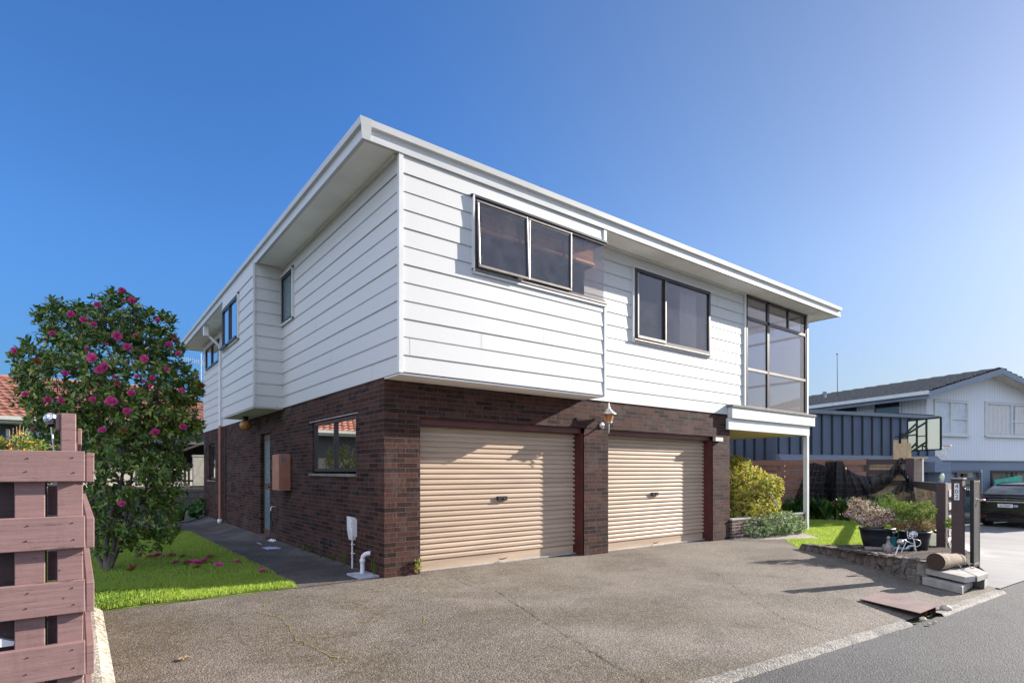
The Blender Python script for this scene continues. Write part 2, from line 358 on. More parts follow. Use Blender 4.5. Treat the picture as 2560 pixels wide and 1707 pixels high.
# added bright cloud patch, out of view, to fill the shaded left wall
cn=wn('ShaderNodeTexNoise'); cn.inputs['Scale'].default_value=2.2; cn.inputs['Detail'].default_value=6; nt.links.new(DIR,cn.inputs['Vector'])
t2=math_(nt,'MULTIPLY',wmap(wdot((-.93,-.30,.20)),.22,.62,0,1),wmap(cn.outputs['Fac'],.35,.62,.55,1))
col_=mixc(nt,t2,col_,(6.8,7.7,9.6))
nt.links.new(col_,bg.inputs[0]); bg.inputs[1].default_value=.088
S.view_settings.view_transform='Standard'; S.view_settings.look='None'; S.view_settings.gamma=1; S.view_settings.exposure=1.28
S.render.engine='CYCLES'
S.cycles.max_bounces=8; S.cycles.transparent_max_bounces=16
# ------------------------------------------------------------------ ground and hard surfaces
xs=[-400,-150,-60,-30]+[-20+.5*i for i in range(101)]+[40,60,150,400]
def sheet(name,mat,dz):
    n=len(xs); m=MB(); m.v=[(x,y,zg(x,y)+dz) for x in xs for y in xs]
    m.f=[(i*n+j,(i+1)*n+j,(i+1)*n+j+1,i*n+j+1) for i in range(n-1) for j in range(n-1)]; m.sm=[False]*len(m.f)
    return struct(name,m,mat,fixn=False)
sheet('ground',MT['ground'],-.035)
drape([(-14,-14),(40,-14),(40,-5.7),(5.75,-4.88),(3.3,-4.95),(0,-4.72),(-14,-3.75)],.5,-.012,'road',MT['road'])
drive_poly=[(0.05,-4.63),(3.4,-4.86),(5.45,-4.94),(5.95,-4.9),(6.1,-4.5),(7.55,-1.72),(8.9,-.72),(7.98,.3),(-1.1,.3),(-3.0,.3),(-3.0,-4.44)]
drv=drape(drive_poly,.5,.0,'driveway',MT['asphalt'])
path_poly=[(7.9,.3),(7.98,-.16),(8.9,-.72),(9.72,-1.12),(10.75,-.1),(11.3,.0),(11.3,.3)]
drape(path_poly,.5,.004,'front_path',MT['frontpath'])
drape([(-1.12,.02),(.05,.02),(.05,13.3),(-1.1,13.3),(-.98,9)],.5,.006,'side_path',MT['pathmat'])
drape([(5.85,-4.95),(5.98,-4.72),(7.2,-4.52),(8.6,-4.0),(9.6,-3.62),(17.6,-.75),(24,-.2),(40,-4),(40,-5.85),(25,-5.6)],.5,.002,'neighbour_drive',MT['drive2'])
# cracks in the driveway (own thin geometry, parts of the driveway)
def crack(pts,w,mat,seed,name='crack'):
    r=random.Random(seed); P=[]
    for i in range(len(pts)-1):
        a,b=pts[i],pts[i+1]; n=max(2,int(math.dist(a,b)/.05))
        for k in range(n): P.append((a[0]+(b[0]-a[0])*k/n+r.uniform(-.018,.018),a[1]+(b[1]-a[1])*k/n+r.uniform(-.018,.018)))
    m=MB();v=[];ww=w
    for i,p in enumerate(P):
        q=P[min(i+1,len(P)-1)];o=P[max(i-1,0)];dx,dy=q[0]-o[0],q[1]-o[1];l=math.hypot(dx,dy) or 1
        ww=w*r.choice([.25,.5,.8,1,1.4]);v+= [(p[0]-dy/l*ww,p[1]+dx/l*ww,zg(*p)+.0045),(p[0]+dy/l*ww,p[1]-dx/l*ww,zg(*p)+.0045)]
    m.add(v,[(2*i,2*i+1,2*i+3,2*i+2) for i in range(len(P)-1)]); return m.build(name,mat,drv)
crack([(.55,-.05),(.75,-.55),(.62,-1.0),(.7,-1.5)],.0022,MT['crack'],1)
crack([(.7,-1.5),(.3,-2.7),(.05,-3.5),(-.25,-4.6)],.0038,MT['crack'],2)
crack([(4.25,-.2),(4.1,-1.0),(3.9,-2.3),(3.0,-3.2),(2.2,-4.1),(2.0,-4.7)],.0026,MT['crack'],3)
crack([(-1.45,-.3),(-1.75,-.9),(-1.62,-1.3),(-1.72,-2.1),(-1.6,-2.9)],.0042,MT['mossline'],4,'moss_line')
crack([(-1.6,-2.75),(-1.1,-2.55),(-.7,-2.3),(-.4,-1.9)],.003,MT['mossline'],5,'moss_line')
# concrete kerb along the road
def kerbstrip(name,line,w,h,mat,seed):
    r=random.Random(seed);m=MB();P=[]
    for i in range(len(line)-1):
        a,b=line[i],line[i+1];n=int(math.dist(a,b)/.12)
        P+=[(a[0]+(b[0]-a[0])*k/n,a[1]+(b[1]-a[1])*k/n) for k in range(n)]
    P.append(line[-1]); v=[]
    for p in P:
        j=r.uniform(-.008,.008); z=zg(p[0],p[1]); hh=h+r.uniform(-.005,.005)
        v+=[(p[0],p[1]+.0+j,z-.06),(p[0],p[1]+j*.5,z+hh),(p[0],p[1]-w*.75,z+hh-.004),(p[0],p[1]-w+j,z+hh-.03),(p[0],p[1]-w-.012+j,z-.08)]
    m.add(v,[(i*5+k,(i+1)*5+k,(i+1)*5+k+1,i*5+k+1) for i in range(len(P)-1) for k in range(4)],False)
    return struct(name,m,mat)
kerbstrip('kerb',[(-3.1,-4.42),(0.05,-4.63),(2.95,-4.84)],.095,.018,MT['concrete'],1)
kerbstrip('kerb',[(3.62,-4.885),(5.62,-4.945)],.11,.014,MT['concrete'],2)
# mossy garden kerb below the left fence
m=MB(); v=[]
for i in range(30):
    y=-3.7+i*.135; j=random.uniform(-.006,.006)
    v+=[(-3.16,y,-.05),(-3.16,y,.075+j),(-3.03,y,.07+j),(-2.955,y,.006)]
m.add(v,[(i*4+k,(i+1)*4+k,(i+1)*4+k+1,i*4+k+1) for i in range(29) for k in range(3)]); struct('garden_kerb',m,asphaltmat('mossy_concrete',(.33,.30,.25),(.42,.39,.33),(.36,.33,.27),1.,.7))
# lawns
lawnL=[(-3.9,.12),(-3.04,.12),(-2.2,.14),(-1.13,.04),(-1.0,4.5),(-.96,8.95),(-1.6,9.75),(-3.9,9.9)]
drape([(-7.5,.12),(-1.13,.04),(-1.0,4.5),(-.96,8.95),(-1.6,9.75),(-7.5,9.9)],.5,.004,'lawn',MT['turf'])
lawnR=[(7.5,-1.6),(8.9,-.6),(10.75,-.1),(12,.8),(13.2,3.2),(15.4,-.2),(12.8,-1.95),(9.5,-3.25),(8.9,-2.5)]
drape(lawnR,.5,-.004,'lawn',MT['turf'])
def grass(name,poly,dens,h,w,label,dz,excl=(),front=None):
    xa=min(p[0] for p in poly);xb=max(p[0] for p in poly);ya=min(p[1] for p in poly);yb=max(p[1] for p in poly)
    N=int((xb-xa)*(yb-ya)*dens); V=[];F=[]
    X=rng.uniform(xa,xb,N);Y=rng.uniform(ya,yb,N);R=rng.uniform(0,1,(N,5))
    for i in range(N):
        x,y=float(X[i]),float(Y[i])
        x+=.05*math.sin(y*9)*.3; yy=y
        if not inpoly(x,yy,poly) or any(inpoly(x,yy,e) for e in excl): continue
        if front and yy>front and R[i][4]>.55: continue
        a=R[i][0]*6.283;hh=h*(.5+R[i][1]); k=1.6 if (front and yy<1.1 and x<-2.2) else 1
        if front and yy<.35: k=1.35
        hh*=k; ww=w*(.7+.6*R[i][2])*k; lx,ly=math.cos(a)*hh*.55*R[i][3],math.sin(a)*hh*.55*R[i][3]
        z=zg(x,yy)+dz; n=len(V); c,s=math.cos(a+1.5)*ww,math.sin(a+1.5)*ww
        V+=[(x-c,yy-s,z),(x+c,yy+s,z),(x+c*.6+lx*.4,yy+s*.6+ly*.4,z+hh*.6),(x+lx,yy+ly,z+hh)]
        F+=[(n,n+1,n+2,n+3)]
    m=MB();m.v=V;m.f=F;m.sm=[False]*len(F)
    o=m.build(name,MT['grass'],fixn=False); return tag(o,label,'grass',None,'stuff')
lawnLg=[(-3.9,.1),(-3.0,.05),(-2.6,.10),(-2.1,.03),(-1.6,.08),(-1.10,.02),(-1.02,1.5),(-1.0,4.5),(-.96,8.95),(-1.6,9.75),(-3.9,9.9)]
grass('grass',lawnLg,5200,.032,.0028,'short green grass of the narrow lawn under the camellia, sunlit along its front edge',.018,front=1.6)
grass('grass',lawnR,2600,.032,.004,'bright sunlit grass of the lawn between the front path and the brown fence',-.006,excl=(path_poly,drive_poly))
# broad clover leaves at the sunny corner of the lawn
m=MB()
for i in range(900):
    x=random.uniform(-3.05,-2.35);y=random.uniform(.06,.95)
    if random.random()<(x+3.05)/.9: continue
    z=zg(x,y)+random.uniform(.03,.085);
    for k in range(3):
        a=random.uniform(0,.6)+k*2.1;r=random.uniform(.008,.014)
        cx,cy=x+math.cos(a)*r,y+math.sin(a)*r; t=random.uniform(-.006,.006)
        m.add([(x,y,z),(cx-math.sin(a)*r*.7,cy+math.cos(a)*r*.7,z+.003+t),(x+math.cos(a)*2*r,y+math.sin(a)*2*r,z+t),(cx+math.sin(a)*r*.7,cy-math.cos(a)*r*.7,z+.003-t)],[(0,1,2,3)])
tag(m.build('clover',leafmat('clover_leaf',[(0,(.10,.21,.03)),(1,(.20,.33,.05))],.5,.3),fixn=False),'patch of broad clover leaves at the sunny corner of the lawn beside the fence','clover',kind='stuff')
# ------------------------------------------------------------------ THE HOUSE
house=thing('house','two storey house of white weatherboard over dark red brick with two beige roller doors','house',(0,0,0))
def mpF(c): return lambda u,o,z:(u,c-o,z)
def mpL(c): return lambda u,o,z:(c-o,u,z)
def mpR(c): return lambda u,o,z:(c+o,u,z)
def mpB(c): return lambda u,o,z:(u,c+o,z)
LINES=[5.057-.224*k for k in range(0,11)]  # lap lines
def siding(m,mp,u0,u1,z0,z1,opens=(),jit=0,ends=True):
    zs=[z1]+[z for z in LINES if z0+.03<z<z1-.03]+[z0]
    for a,b in zip(zs[:-1],zs[1:]):   # a top, b bottom
        cuts=sorted({a,b}|{z for o in opens for z in o[2:4] if b<z<a})
        off=lambda z:.008+.010*(a-z)/(.224)
        for p,q in zip(cuts[:-1],cuts[1:]):
            mid=(p+q)/2; segs=[(u0,u1)]
            for o in opens:
                if o[2]<mid<o[3]:
                    ns=[]
                    for s,e in segs:
                        if o[1]<=s or o[0]>=e: ns.append((s,e)); continue
                        if s<o[0]: ns.append((s,o[0]))
                        if o[1]<e: ns.append((o[1],e))
                    segs=ns
            for s,e in segs:
                w=.0015*math.sin(s*3+a*11)
                v=[mp(s,0,p),mp(s,off(p)+w,p),mp(s,off(q)+w,q),mp(s,0,q),mp(e,0,p),mp(e,off(p),p),mp(e,off(q),q),mp(e,0,q)]
                f=[(1,2,6,5),(0,1,2,3),(4,7,6,5)]
                if p==a and a!=z1:
                    g=.004; v[1]=mp(s,.009,p-g); v[5]=mp(e,.009,p-g); v[0]=mp(s,0,p-g); v[4]=mp(e,0,p-g); f.append((0,1,5,4))
                if q==b: f.append((3,2,6,7))
                if p==a and a==z1: f.append((0,1,5,4))
                m.add(v,f)
                m.add([mp(s,0,q),mp(e,0,q),mp(e,0,p),mp(s,0,p)],[(0,1,2,3)])
def panel(m,mp,u0,u1,z0,z1,opens=(),rev=.1,zbot=None):
    us=sorted({u0,u1}|{x for o in opens for x in o[:2]}); zs=sorted({z0,z1}|{x for o in opens for x in o[2:4]})
    for a,b in zip(us[:-1],us[1:]):
        for p,q in zip(zs[:-1],zs[1:]):
            if any(o[0]<=a and b<=o[1] and o[2]<=p and q<=o[3] for o in opens): continue
            m.add([mp(a,0,p),mp(b,0,p),mp(b,0,q),mp(a,0,q)],[(0,1,2,3)])
    for o in opens:
        a,b,p,q=o[:4]; r=-(o[4] if len(o)>4 else rev)
        m.add([mp(a,0,p),mp(a,r,p),mp(a,r,q),mp(a,0,q)],[(0,1,2,3)]); m.add([mp(b,0,p),mp(b,r,p),mp(b,r,q),mp(b,0,q)],[(0,1,2,3)])
        m.add([mp(a,0,q),mp(b,0,q),mp(b,r,q),mp(a,r,q)],[(0,1,2,3)])
        if p>z0: m.add([mp(a,0,p),mp(b,0,p),mp(b,r,p),mp(a,r,p)],[(0,1,2,3)])
ZB=2.595; ZT=5.30; HL=13.2
# brick walls
m=MB(); panel(m,mpF(0),0,7.98,-.25,ZB,[(.521,3.605,-.25,2.11,.26),(4.198,7.349,-.25,2.11,.26)])
m.build('front_brick_wall',MT['brick'],house,fixn=False)
m=MB(); panel(m,mpL(0),0,HL,-.4,ZB,[(.93,2.83,1.345,2.20,.07),(5.5,6.25,-.1,2.18,.12),(11.25,12.33,1.12,2.19,.08)])
m.build('side_brick_wall',MT['brick'],house,fixn=False)
m=MB(); panel(m,mpR(7.98),0,HL,-.4,ZB); panel(m,mpB(HL),0,7.98,-.4,ZB); m.build('rear_brick_wall',MT['brick'],house,fixn=False)
# siding: recessed front wall, bay, left wall, box bay
wL=[(3.84,4.56,4.19,5.10)]
m=MB(); siding(m,mpF(0),3.6,8.56,ZB,ZT,[(4.84,7.19,3.76,5.06)]); m.build('front_weatherboards',MT['siding'],house)
m=MB(); siding(m,mpL(0),-.46,4.56,ZB,ZT,wL); siding(m,mpL(0),7.43,HL,ZB,ZT,[(10.68,12.69,4.44,5.10)]); m.build('side_weatherboards',MT['siding'],house)
m=MB(); siding(m,mpR(8.0),3.0,HL,ZB,ZT); siding(m,mpB(HL),0,8.0,ZB,ZT); m.build('rear_weatherboards',MT['siding'],house)
bay=MB(); siding(bay,mpF(-.46),0,3.6,ZB+.01,ZT,[(1.05,3.61,4.10,5.06)]); siding(bay,mpR(3.6),-.46,0,ZB+.01,4.09)
bay.build('bay_weatherboards',MT['siding'],house)
m=MB(); m.box(0.0,3.6,-.46,.0,ZB-.02,ZB); m.build('bay_underside',MT['tan_soffit'] if 0 else MT['soffit'],house)
bx=MB(); siding(bx,mpL(-.52),4.56,7.43,ZB,ZT,[(5.77,7.33,4.10,5.0)]); siding(bx,mpF(4.56),-.52,0,ZB,ZT); siding(bx,mpB(7.43),-.52,0,ZB,ZT)
bx.build('box_bay_weatherboards',MT['siding'],house)
m=MB(); m.box(-.52,0,4.56,7.43,ZB-.02,ZB); m.build('box_bay_underside',MT['soffit'],house)
# corner trims / weatherboard soakers
for q_ in ((-.030,.030,-.488,-.43,ZB,ZT),(3.59,3.628,-.486,-.44,ZB,4.06),(3.612,3.645,-.03,-.004,ZB,4.06),(3.575,3.64,-.488,-.44,5.09,ZT),(-.55,-.51,4.525,4.545,ZB,ZT),(8.50,8.57,-.045,.02,2.70,ZT)):
    m=MB(); m.box(*q_); m.build('corner_trim',MT['trim'],house)
m=MB(); m.box(3.6,3.63,-.46,-.03,5.075,ZT); m.build('bay_head_return',MT['trim'],house)
# left wall light trims beside windows
# butt joints and nail lines in the boards
for mp_,u_,k_ in [(mpF(0),x,k) for x,k in ((4.45,8),(4.45,10),(7.75,8),(7.72,10),(6.1,9),(7.5,0))]+[(mpF(-.46),x,k) for x,k in ((.12,9),(2.3,7),(1.2,8),(2.9,10))]+[(mpL(0),y,k) for y,k in ((.35,10),(1.9,8),(2.6,5),(3.4,7),(9.0,8))]:
    zt_=LINES[k_] if k_<len(LINES) else ZB; zb_=max(ZB+.01,zt_-.222); m=MB(); m.add([mp_(u_,.0105,zt_-.01),mp_(u_+.0035,.0105,zt_-.01),mp_(u_+.0035,.0215,zb_+.004),mp_(u_,.0215,zb_+.004)],[(0,1,2,3)]); m.build('board_joint',MT['slate'],house)
# --- eaves, gutter, roof
RX0,RX1,RY0,RY1=-.505,12.17,-.50,14.05
m=MB(); m.box(RX0+.03,RX1-.03,RY0+.03,RY1-.03,ZT,ZT+.02); m.build('soffit',MT['soffit'],house)
m=MB()
prof=[(0,0),(.0,.225),(-.012,.235),(-.05,.235),(-.05,.222),(-.038,.215),(-.038,.165),(-.052,.15),(-.052,.035),(-.040,.02),(-.040,.0)]
pf=[(.02,-.02),(-.03,-.02),(-.033,.040),(-.018,.050),(-.022,.122),(-.064,.130),(-.074,.205),(.02,.205)]
pc=[(.02,-.023),(-.034,-.023),(-.079,.207),(.02,.208)]
def gut(name,prof,front,end,mat,parent):
    m=MB(); n=len(prof)
    A=[(RX0+.03+a,RY0+.03+a,ZT+b) for a,b in prof]; B=[((end,RY0+.03+a,ZT+b) if front else (RX0+.03+a,end,ZT+b)) for a,b in prof]
    m.add(A+B,[(i,(i+1)%n,n+(i+1)%n,n+i) for i in range(n)]+[tuple(range(n)),tuple(range(n,2*n))[::-1]]); return m.build(name,mat,parent)
g_=gut('gutter',pf,True,RX1,MT['fascia'],house); gut('corner_cover',pc,True,RX0+.10,MT['fascia'],g_)
gut('left_fascia',pf,False,RY1,MT['fascia'],house)
m=MB(); m.box(RX1-.02,RX1,RY0+.03,RY1,ZT-.01,ZT+.22); m.box(RX0,RX1,RY1-.03,RY1,ZT-.01,ZT+.22); m.build('rear_fascia',MT['fascia'],house)
m=MB(); y0,y1=RY0+.03,RY1; ym=(y0+y1)/2; x0,x1=RX0+.03,RX1
m.add([(x0,y0,ZT+.2),(x1,y0,ZT+.2),(x1-3,ym,ZT+.62),(x0+4,ym,ZT+.62),(x0,y1,ZT+.2),(x1,y1,ZT+.2)],[(0,1,2,3),(3,2,5,4),(0,3,4),(1,5,2)])
rf=m.build('roof',MT['roofmetal'],house)
# thin dark vent cowl above the gutter line
m=MB(); m.tube([(3.05,.5,5.5),(3.05,.5,6.08)],.04,10); m.sphere((3.05,.5,6.1),.085,12,8); m.build('vent_cowl',MT['darkmetal'],rf)
# scotia where the walls meet the soffit
for q_ in ((3.65,8.5,-.055,-.005),(-.055,-.005,-.41,4.5),(-.055,-.005,7.48,HL)): m=MB(); m.box(*q_,ZT-.045,ZT); m.build('scotia',MT['trim'],house)
# --- windows
def window(mp,u0,u1,z0,z1,mulls=(),trans=(),fr=.045,gl='glass',fm='alu',dep=.05,o=.035,parent=house,name='window',panes=True,label=None,rightbar=True):
    m=MB(); b=lambda a,c,p,q,oo=0:m.box(a,c,o-dep,o+oo,p,q,mp)
    b(u0,u1,z1-fr,z1);b(u0,u1,z0,z0+fr);b(u0,u0+fr,z0+fr,z1-fr)
    if rightbar: b(u1-fr,u1,z0+fr,z1-fr)
    us=[u0+fr/2]+[x for x in mulls]+[u1-fr/2]
    for x in mulls: b(x-fr/2,x+fr/2,z0+fr,z1-fr,.004)
    for z,a,c in trans: b(a,c,z-fr/2,z+fr/2,.002)
    f=m.build(name,MT[fm],parent)
    if panes:
        for a,c in zip(us[:-1],us[1:]):
            zz=[z0+fr/2]+sorted(z for z,s,e in trans if s<=(a+c)/2<=e)+[z1-fr/2]
            for p,q in zip(zz[:-1],zz[1:]):
                g=MB(); g.box(a+fr*.4,c-fr*.4,o-.034,o-.028,p+.002,q-.002,mp); g.build('pane',MT[gl],f)
    return f
# bay window: wraps the corner
F=mpF(-.46)
bw=window(F,1.08,3.60,4.10,5.05,[1.985,2.845],(),.03,panes=False,rightbar=False)
def sash(u0,u1,z0,z1,tilt,parent):
    m=MB();w=.036
    def mp(u,o,z): # hinged at the head, bottom pushed out
        k=(z1-z)/(z1-z0); return (u,-.46-(o+tilt*k),z)
    m.box(u0,u1,.035,.06,z1-w*.8,z1,mp);m.box(u0,u1,.035,.06,z0,z0+w,mp);m.box(u0,u0+w*.75,.035,.06,z0+w,z1-w*.8,mp);m.box(u1-w*.75,u1,.035,.06,z0+w,z1-w*.8,mp)
    s=m.build('sash',MT['bronze'],parent,bev=.006)
    g=MB(); g.box(u0+w*.6,u1-w*.6,.042,.048,z0+w*.8,z1-w*.6,mp); g.build('pane',MT['glass'],parent)
    # dark inner bead
    d=MB(); d.box(u0+w*.75,u1-w*.75,.036,.05,z1-w*1.6,z1-w*.8,mp); d.box(u1-w*1.5,u1-w*.75,.036,.05,z0+w,z1-w*1.6,mp); d.build('glazing_bead',MT['alu'],parent)
sash(1.10,1.975,4.11,5.02,.045,bw); sash(1.995,2.84,4.13,5.02,.0,bw)
g=MB(); g.box(2.865,3.59,.0,.006,4.14,5.01,F); g.build('pane',MT['glass'],bw)
m=MB(); m.box(3.594,3.60,-.455,-.01,4.12,5.03); m.build('return_pane',MT['glass_return'],bw)
m=MB(); m.box(1.04,3.655,.0,.05,4.072,4.095,F); m.box(3.60,3.64,-.46,-.02,4.065,4.095); m.build('sill',MT['bronze'],bw)
m=MB(); m.box(1.02,3.65,.0,.05,5.055,5.085,F); m.box(3.60,3.64,-.46,-.01,5.055,5.078); m.build('head_flashing',MT['alu'],bw)
m=MB(); m.box(1.04,1.066,.0,.055,4.05,5.075,F); m.box(1.04,3.62,.028,.04,4.03,4.062,F); m.build('window_trim',MT['trim'],bw)
# rolled bamboo blinds hanging inside
for a,b in ((1.1,1.95),(2.0,2.82),(2.87,3.52)):
    m=MB()
    for k in range(26):
        z=5.0-k*.0095; m.tube([(a,-.30+.002*(k%2),z),(b,-.30+.002*(k%2),z)],.0036,5,False)
    m.tube([(a,-.30,4.735),(b,-.30,4.735)],.036,12); m.build('rolled_blind',MT['bamboo'],bw)
m=MB()
for k in range(20): m.tube([(3.535,-.28,4.98-k*.0115),(3.535,-.03,4.98-k*.0115)],.004,5,False)
m.tube([(3.535,-.28,4.74),(3.535,-.03,4.74)],.034,12); m.build('rolled_blind',MT['bamboo'],bw)
m=MB(); m.tube([(1.55,-.36,4.95),(1.56,-.365,4.8),(1.60,-.36,4.70),(1.57,-.36,4.66)],.003,5); m.build('blind_cord',MT['trim'],bw)
# large two-light window
w2=window(mpF(0),4.84,7.19,3.78,5.06,[5.72],(),.055,o=.055)
m=MB(); m.box(4.90,5.72,.056,.075,3.80,3.85,mpF(0)); m.box(4.90,4.935,.056,.072,3.85,4.98,mpF(0)); m.box(5.69,5.722,.06,.076,3.85,4.98,mpF(0)); m.build('sash',MT['bronze'],w2,bev=.004)
m=MB(); m.box(4.82,7.22,.0,.065,3.752,3.778,mpF(0)); m.build('sill',MT['bronze'],w2)
m=MB(); m.box(4.808,4.838,0,.05,3.72,5.085,mpF(0)); m.box(4.81,7.22,0,.04,3.72,3.743,mpF(0)); m.box(4.79,7.24,0,.07,5.062,5.085,mpF(0)); m.box(7.192,7.215,0,.04,3.745,5.06,mpF(0)); m.build('window_trim',MT['trim'],w2)
m=MB(); v=[]
for i in range(40):
    x=6.45+.55*i/39; v+=[(x,.16+.025*math.sin(i*1.3),3.75),(x,.16+.02*math.sin(i*1.3),5.05)]
m.add(v,[(2*i,2*i+2,2*i+3,2*i+1) for i in range(39)],True); m.build('curtain',MT['insidew'],w2)
# left-hand windows
window(mpL(0),3.85,4.55,4.20,5.09,(),(),.05,'frost','alu',label=None)
m=MB(); m.box(3.80,3.845,0,.05,4.17,5.13,mpL(0)); m.box(4.556,4.558,0,.03,4.2,5.1,mpL(0)); m.box(3.80,4.555,0,.05,5.10,5.135,mpL(0)); m.box(3.80,4.55,0,.05,4.165,4.196,mpL(0)); m.build('window_trim',MT['trim'],house)
wb=window(mpL(-.52),5.78,7.32,4.11,4.99,[6.58],(),.05,'glass_left','alu',o=.045)
m=MB(); m.box(5.80,6.56,.05,.085,4.10,4.15,mpL(-.52)); m.box(6.62,7.30,.05,.11,4.09,4.13,mpL(-.52)); m.build('sash',MT['alu'],wb)
m=MB(); m.box(5.73,5.775,0,.05,4.06,5.03,mpL(-.52)); m.box(5.73,7.35,0,.05,5.0,5.03,mpL(-.52)); m.box(5.73,7.35,0,.05,4.065,4.095,mpL(-.52)); m.build('window_trim',MT['trim'],wb)
window(mpL(0),10.69,12.68,4.45,5.09,[11.7],(),.05,'glass_left','alu',o=.045)
wg=window(mpL(0),.95,2.81,1.375,2.19,[1.85],(),.05,'glass_left','alu',o=-.02,dep=.04)
m=MB(); m.box(.90,2.93,-.07,.035,1.305,1.345,mpL(0)); m.build('brick_sill',MT['slate'],wg)
m=MB(); m.box(.86,2.95,-.002,.012,2.203,2.215,mpL(0)); m.build('lintel_strip',MT['silver'],wg)
wf=window(mpL(0),11.27,12.31,1.15,2.18,(),(),.05,'glass_left','alu',o=-.04,dep=.03)
m=MB(); m.box(11.2,12.45,-.07,.03,1.08,1.12,mpL(0)); m.build('brick_sill',MT['slate'],wf)
# side entrance door
d=MB(); L=mpL(0); d.box(5.5,6.25,-.12,-.07,0,2.17,L); dd=d.build('side_door',plain('brown_door_frame',(.10,.06,.045),.5),house)
m=MB(); m.box(5.60,6.12,-.068,-.06,1.12,2.02,L); m.box(5.60,6.12,-.068,-.06,.15,1.0,L); m.build('pane',MT['frost'],dd)
m=MB(); m.box(5.56,5.62,-.068,-.03,1.0,1.10,L); m.tube([(.04,5.66,1.05),(-.0,5.66,1.05)],.012,8); m.build('handle',MT['darkmetal'],dd)
m=MB(); m.box(5.45,6.3,-.12,.10,-.10,.03,L); m.build('doorstep',plain('brick_step',(.11,.06,.055),.85,vs=8),dd)
# garage doors with real ribs
def garage(u0,u1,hx,hz):
    z0=zg((u0+u1)/2,0)+.012; zt=2.12; pts=[(0,z0),(0,z0+.13),(-.012,z0+.135)]
    z=z0+.14; p=.0757
    while z<zt:
        pts+=[(-.004,z),(.010,z+.010),(.014,z+.016),(.012,z+.048),(-.002,z+.066),(-.004,z+p-.002)]; z+=p
    m=MB(); v=[]
    for o,zz in pts: v+=[(u0,.21-o,zz),(u1,.21-o,zz)]
    m.add(v,[(2*i,2*i+1,2*i+3,2*i+2) for i in range(len(pts)-1)])
    d=m.build('garage_door',MT['rollerdoor'],house,fixn=False)
    m=MB(); m.box(hx-.09,hx+.09,.165,.20,hz-.032,hz+.032); m.sphere((hx+.02,.163,hz),.012,8,6); m.build('handle',MT['darkmetal'],d)
    m=MB(); m.tube([(hx-.07,.17,z0+.055),(hx-.03,.14,z0+.05),(hx+.05,.14,z0+.06),(hx+.09,.17,z0+.065)],.008,6); m.build('pull_handle',MT['darkmetal'],d)
    m=MB(); m.box(u0,u1,.17,.215,z0-.012,z0+.008); m.build('rubber_seal',MT['silver'],d)
    m=MB(); m.box(u1-.0,u1+.004,.0,.26,z0-.1,zt)
    m.box(u1-.05,u1-.001,.20,.26,z0-.05,zt-.09); m.box(u0-.001,u1,.06,.26,zt-.10,zt-.01); m.build('door_jamb',MT['jamb'],house)
garage(.521,3.605,2.03,.965); garage(4.198,7.349,5.70,.945)
for q_ in ((3.585,3.604,.012,.24,-.05,2.02),(7.33,7.348,.012,.24,-.12,2.02)): m=MB(); m.box(*q_); m.build('side_jamb',MT['jamb'],house)
m=MB(); m.box(7.35,7.62,-.07,-.004,2.01,2.09); m.build('door_track_end',MT['silver'],house)
# downpipe on the side wall
m=MB(); m.tube([(-.075,10.25,.06),(-.075,10.25,2.62)],.036,10); dp=m.build('downpipe',MT['terracotta_paint'],house)
m=MB(); m.tube([(-.075,10.25,2.60),(-.075,10.25,4.72),(-.10,10.25,4.80),(-.40,10.28,5.08),(-.42,10.28,5.15)],.034,10); m.build('upper_pipe',MT['pvc'],dp)
m=MB(); m.lathe((-.075,10.25,-.12),[(.05,0),(.05,.1),(.065,.1),(.065,.2),(.0,.2)],14); m.build('pipe_collar',MT['pvc'],dp)
m=MB(); m.box(-.47,-.36,10.2,10.36,5.02,5.29); m.build('rainwater_head',MT['pvc'],dp)
m=MB(); m.tube([(-.03,9.8,.1),(-.03,9.8,2.55)],.011,6); m.build('thin_pipe',MT['darkmetal'],house)
# sunroom over the open porch
SX0,SX1,SY=8.57,11.34,3.0; Z0,Z1=2.83,5.28
fr=MB()
def bar(x0,x1,z0,z1): fr.box(x0,x1,-.05,0,z0,z1)
bar(SX0,SX0+.05,Z0,Z1);bar(SX1-.06,SX1,Z0,Z1);bar(9.45,9.54,Z0,Z1);bar(SX0,SX1,Z1-.05,Z1);bar(SX0,SX1,4.74,4.81);bar(10.40,10.46,4.81,Z1)
frs=fr.build('sunroom_frame',MT['alu'],house)
fr=MB(); bar(SX0+.05,9.45,3.62,3.675); bar(9.54,SX1-.06,3.62,3.675); fr.box(SX0,SX1,-.06,0,Z0-.035,Z0); fr.build('sunroom_rail',MT['bronze'],house)
for a,b,p,q in ((SX0+.05,9.45,Z0,3.62),(9.54,SX1-.06,Z0,3.62),(SX0+.05,9.45,3.675,4.74),(9.54,SX1-.06,3.675,4.74),(SX0+.05,9.45,4.81,Z1-.05),(9.54,10.40,4.81,Z1-.05),(10.46,SX1-.06,4.81,Z1-.05)):
    g=MB(); g.box(a,b,-.028,-.022,p,q); g.build('pane',MT['glass_clear'],frs)
fr=MB()
for y in (0.03,.9,1.9,2.95): fr.box(SX1-.05,SX1,y,y+.06,Z0,Z1)
for z in (Z0,3.62,4.74,Z1-.06): fr.box(SX1-.045,SX1-.005,.09,2.95,z,z+.055)
for x in (SX0,9.5,10.4): fr.box(x,x+.06,SY,SY+.05,Z0,Z1)
for z in (3.62,4.74): fr.box(SX0+.06,SX1,SY+.005,SY+.045,z,z+.055)
fs=fr.build('sunroom_frame',MT['alu'],house)
g=MB(); g.box(SX1-.028,SX1-.022,.05,2.95,Z0,Z1); g.build('pane',MT['glass_clear'],fs)
